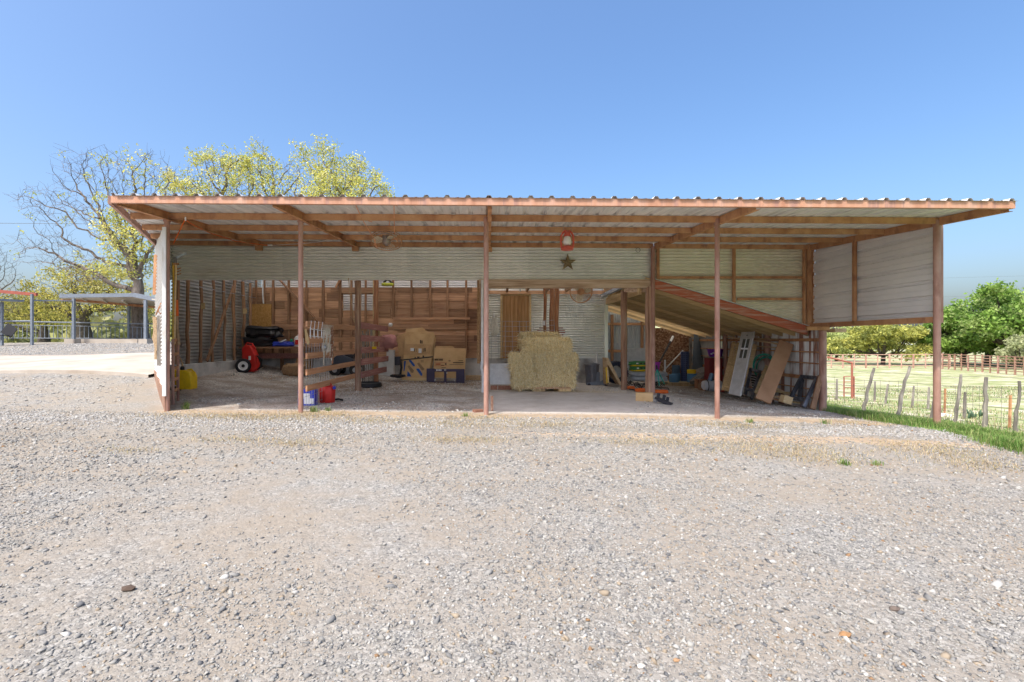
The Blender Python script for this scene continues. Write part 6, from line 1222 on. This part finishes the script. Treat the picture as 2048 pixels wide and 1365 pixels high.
dBL, dBR, dTL, dTR = at(1458, 787, 12.2), at(1480, 792, 11.95), at(1484, 664, 13.3), at(1508, 663, 13.05)
def dq(u0, v0, u1, v1, off=0, th=.035):
    f = lambda u, v: dBL.lerp(dBR, u).lerp(dTL.lerp(dTR, u), v); nrm = (dBR - dBL).cross(dTL - dBL).normalized(); nrm = nrm if nrm.y < 0 else -nrm
    return [f(u, v) + nrm * off for u, v in ((u0, v0), (u1, v0), (u1, v1), (u0, v1))], -nrm * th
for (u0, v0, u1, v1, nm) in ((0, 0, 1, .56, 'lower_panel'), (0, .88, 1, 1, 'top_rail'), (0, .56, .2, .88, 'stile'), (.8, .56, 1, .88, 'stile')):
    P, e = dq(u0, v0, u1, v1); mb = MB(); mb.prism(P, e); mb.build(nm, DRM, parent=dr_)
for (u0, v0, u1, v1) in ((.47, .56, .53, .88), (.2, .705, .8, .725)): P, e = dq(u0, v0, u1, v1, .004, .03); mb = MB(); mb.prism(P, e); mb.build('muntin', WHPL, parent=dr_)
GLASS = plain('dusty_glass', (.10, .10, .09), .15, spec=.5)
for u0 in (.2, .53):
    for v0, v1 in ((.56, .705), (.725, .88)): P, e = dq(u0, v0, u0 + .27, v1, -.012, .006); mb = MB(); mb.prism(P, e); mb.build('pane', GLASS, parent=dr_)
P, e = dq(-.02, 0, 0, 1, .006, .05); mb = MB(); mb.prism(P, e); mb.build('edge', WHPL, parent=dr_); P, e = dq(1, 0, 1.05, 1, .006, .05); mb = MB(); mb.prism(P, e); mb.build('edge', WHPL, parent=dr_)
P, e = dq(.46, .93, .54, .945, .01, .012); mb = MB(); mb.prism(P, e); mb.build('keyhole', DARKM, parent=dr_)
mb = MB(); mb.beam(at(1490, 770, 12.6), at(1510, 690, 13.6), .05, .1, up=(1, 0, 0)); mb.build('pine_board', PINE, label='fresh pine board leaning behind the paned door', cat='board')
hs = thing('garden_hose', at(1530, 730, 12.9), 'coiled teal garden hose hung on the rusty wall', 'hose')
for i in range(5):
    mb = MB(); c = at(1530 + (i - 2) * 2.2, 731 + (i % 2) * 2, 13.0 + .05 * i); r = .22 + .02 * (i % 3); NN = 26
    mb.tube([c + Vector((math.cos(2 * math.pi * j / NN) * r * .8, math.cos(2 * math.pi * j / NN) * -.15, math.sin(2 * math.pi * j / NN) * r * 1.35 - .02 * i)) for j in range(NN)], .013, 6, closed=True); mb.build('coil', TEALPL, parent=hs, smooth=60)
STAND = mat('worn_steel', [(.05, .055, .07), (.10, .105, .125), (.24, .25, .28)], 5, (1, 1, .4), rough=.45, metal=.5, bump=.05)
def aframe(name, label, pts, D, m_, w=.07):
    root = thing(name, at(*pts[0][:2], D), label, 'stand', 'steel stands')
    for a, b_ in pts[1:]: mb = MB(); mb.beam(at(*a), at(*b_), w, w * .7, up=(0, 1, 0)); mb.build('leg', m_, parent=root, bevel=.006)
    return root
s1 = aframe('steel_stand', 'dark steel A-shaped stand with black louvre leaning by the paned door', [(1505, 793), ((1490, 789, 12.2), (1502, 738, 12.9)), ((1503, 797, 11.9), (1519, 745, 12.6)), ((1499, 738, 12.9), (1522, 744, 12.6)), ((1493, 778, 12.3), (1507, 782, 12.1)), ((1520, 748, 12.7), (1525, 778, 12.5))], 12.2, STAND)
for k in range(8): mb = MB(); mb.beam(at(1502 + k * .8, 750 + k * 5, 12.85), at(1521 + k * .3, 754 + k * 5, 12.6), .05, .03); mb.build('louvre', BLACK, parent=s1)
s2 = aframe('steel_stand', 'dark steel A-shaped stand nearest the shed corner post', [(1600, 810), ((1576, 807, 11.4), (1603, 754, 11.72)), ((1607, 814, 10.95), (1634, 756, 11.2)), ((1602, 753, 11.72), (1637, 756, 11.18)), ((1585, 796, 11.46), (1614, 800, 11.0)), ((1604, 758, 11.76), (1598, 800, 11.8)), ((1634, 760, 11.24), (1628, 808, 11.28))], 11.5, STAND, .08)
mb = MB(); mb.beam(at(1625, 818, 10.85), at(1641, 752, 11.08), .05, .1, up=(1, 0, 0)); mb.build('leaning_board', W_Z, label='narrow brown board leaning at the shed corner post', cat='board')
mb = MB(); mb.beam(at(1526, 802, 11.3), at(1573, 685, 12.25), .05, .33, up=(1, .2, .4)); mb.build('wide_plank', mat('brown_plank', [(.28, .155, .085), (.35, .20, .115), (.40, .25, .15)], 2, (1, 1, 1), rough=.7, bump=.05), label='wide brown plank leaning steeply against the rusty wall', cat='plank', bevel=.005)
for i, (a, b_, w, h, lb_) in enumerate((((1513, 786, 12.0), (1534, 733, 12.9), .06, .1, 'pine stud leaning left of the wide brown plank'), ((1524, 757, 12.3), (1545, 741, 12.5), .05, .09, 'short pine brace across the leaning stud'))): mb = MB(); mb.beam(at(*a), at(*b_), w, h, up=(1, 0, 0)); mb.build('pine_stud', PINE, label=lb_, cat='stud')
for i, (a, b_, r) in enumerate((((1478, 676, 14.2), (1555, 678, 12.6), .022), ((1490, 678, 14.0), (1560, 688, 12.4), .03), ((1508, 676, 13.6), (1567, 692, 12.3), .022), ((1510, 692, 13.6), (1552, 695, 12.8), .025), ((1455, 674, 15.2), (1500, 681, 13.8), .03))):
    mb = MB(); mb.beam(at(*a), at(*b_), r * 2, r); mb.build('lath', SCRAPW, label=('thin lath at the top of the wall rack', 'broad lath stored high on the rusty wall', 'drooping lath end above the wide plank', 'lowest lath stored on the rusty wall', 'rearmost lath stored high in the shed')[i], cat='lath', group='laths stored on the wall')
sc_ = [((1530, 790, 11.9), (1575, 797, 11.6)), ((1545, 782, 12.2), (1580, 786, 11.9)), ((1540, 795, 11.8), (1568, 803, 11.5)), ((1550, 776, 12.4), (1578, 790, 11.9)), ((1560, 800, 11.7), (1600, 806, 11.4))]
for i, (a, b_) in enumerate(sc_): mb = MB(); mb.beam(at(*a), at(*b_), .09, .035); mb.build('scrap_board', (SCRAPW, PINE, W_X)[i % 3], label=('longest scrap board in the low heap right of the wide plank', 'upper pine scrap board behind the low heap', 'short dark scrap board low in front of the heap', 'steeply tilted scrap board crossing the heap', 'scrap board nearest the corner steel stand')[i], cat='board', group='scrap heap boards')
mb = MB(); q = at(1572, 799, 11.3); mb.box(q, (.2, .16, .17), Matrix.Rotation(.3, 3, 'Y')); mb.build('wood_chunk', PINEY, label='pale square wood block at the foot of the corner stand', cat='block')
# --- cardboard box, cultivator, cords and orange tools at the front shed post
q = gp(1292, 803); bx_ = thing('carton', q, 'small brown carton at the foot of the front shed post', 'carton'); R = Matrix.Rotation(-.35, 3, 'Z')
mb = MB(); mb.box(q + Vector((0, .1, .085)), (.34, .22, .17), R); mb.build('box', CARD, parent=bx_, bevel=.004)
for s in (-1, 1): mb = MB(); mb.box(q + Vector((0, .1, .172)) + R @ Vector((0, s * .056, 0)), (.34, .108, .006), R @ Matrix.Rotation(s * -.08, 3, 'X')); mb.build('flap', CARD, parent=bx_)
q = gp(1327, 808); cv = thing('tow_hitch', q, 'black steel hitch part lying right of the carton', 'hitch')
mb = MB(); mb.beam(at(1311, 796, q.y + .1), at(1343, 810, q.y - .1), .12, .07); mb.build('bar', DARKM, parent=cv, bevel=.008)
for px, py in ((1316, 795), (1327, 799), (1334, 803)): mb = MB(); mb.beam(at(px, py, q.y), at(px + 2, py - 9, q.y), .05, .04, up=(0, 1, 0)); mb.build('lug', DARKM, parent=cv)
mb = MB(); mb.tube([at(1308, 800, q.y), at(1313, 803, q.y - .05)], .03, 8); mb.build('pin', STEEL, parent=cv)
mb = MB(); cords = thing('cord_heap', gp(1285, 778), 'heap of black cords and tubes by the shed posts', 'cords')
for i in range(16):
    c = gp(random.uniform(1252, 1330), random.uniform(772, 783)); mb = MB(); r = random.uniform(.06, .16); a0 = random.uniform(0, 6.28); pts = []
    for j in range(9): a = a0 + j * .62; pts.append(c + Vector((math.cos(a) * r * 1.5, math.sin(a) * r * .7, .02 + (.16 * math.sin(j * .4)) * random.uniform(.4, 1.2))))
    mb.tube(pts, .010, 5); mb.build('cord', BLACK, parent=cords, smooth=60)
for i, (px, py, w) in enumerate(((1262, 779, .2), (1281, 784, .26), (1322, 787, .34))):
    q = gp(px, py); og = thing('orange_trimmer', q, ('small orange tool at the left of the cord heap', 'orange tool in the middle of the cord heap', 'long orange tool right of the front shed post')[i], 'tool', 'orange tools'); mb = MB(); flop(mb, q, w, .12, .09, i, .3, 16, 8); mb.build('body', ORANGE, parent=og, smooth=60); mb = MB(); mb.tube([q + Vector((-w / 2, 0, .05)), q + Vector((-w, .1, .06))], .018, 6); mb.build('shaft', BLACK, parent=og)
mb = MB(); q = at(878, 576, 15.0) if False else at(775, 572, 14.9); flop(mb, q, .36, .2, .09, 2, .3, 16, 8); hm = mb.build('yellow_helmet', plain('lime_cap', (.45, .48, .05), .5), label='lime yellow cap on the rear wall ledge', cat='cap', smooth=60)
mb = MB(); mb.tube([q + Vector((-.12, 0, .1)), q + Vector((0, 0, .2)), q + Vector((.1, 0, .12)), q + Vector((.16, 0, .08))], .03, 6); mb.build('dark_bird', BLACK, label='dark perched shape above the lime cap', cat='ornament', smooth=60)
mb = MB(); mb.tube([at(697, 556, 11.4), at(700, 590, 11.4), at(706, 625, 11.4), at(709, 645, 11.4)], .01, 5); mb.tube([at(708, 640, 11.4), at(701, 633, 11.4)], .008, 5); mb.build('hanging_stick', SCRAPW, label='thin crooked stick hanging beside the gate timber post', cat='stick')
# loose stones that catch the eye in the yard
for i, (px, py, s, m_, lb_) in enumerate(((258, 1180, .026, plain('clod', (.085, .06, .045), .95), 'dark brown clod lying in the left foreground gravel'), (1282, 1335, .014, ROCK, 'pale squarish stone at the bottom centre of the yard'), (1352, 1322, .011, plain('tan_stone', (.36, .22, .12), .95), 'rust-coloured stone right of the bottom centre stone'), (1690, 1272, .02, plain('dry_leaf', (.30, .17, .08), .9), 'curled dry leaf in the right foreground'), (1790, 1220, .02, plain('dark_leaf', (.14, .11, .09), .9), 'dark dry leaf in the far right foreground'))):
    p = gp(px, py); mb = MB(); mb.add([p + Vector((v[0] * s * 1.4 * random.uniform(.7, 1.2), v[1] * s * random.uniform(.7, 1.2), v[2] * s * .6 + s * .3)) for v in IV], IF.tolist()); mb.build('loose_stone' if i < 3 else 'dry_leaf', m_, label=lb_, cat='stone' if i < 3 else 'leaf')
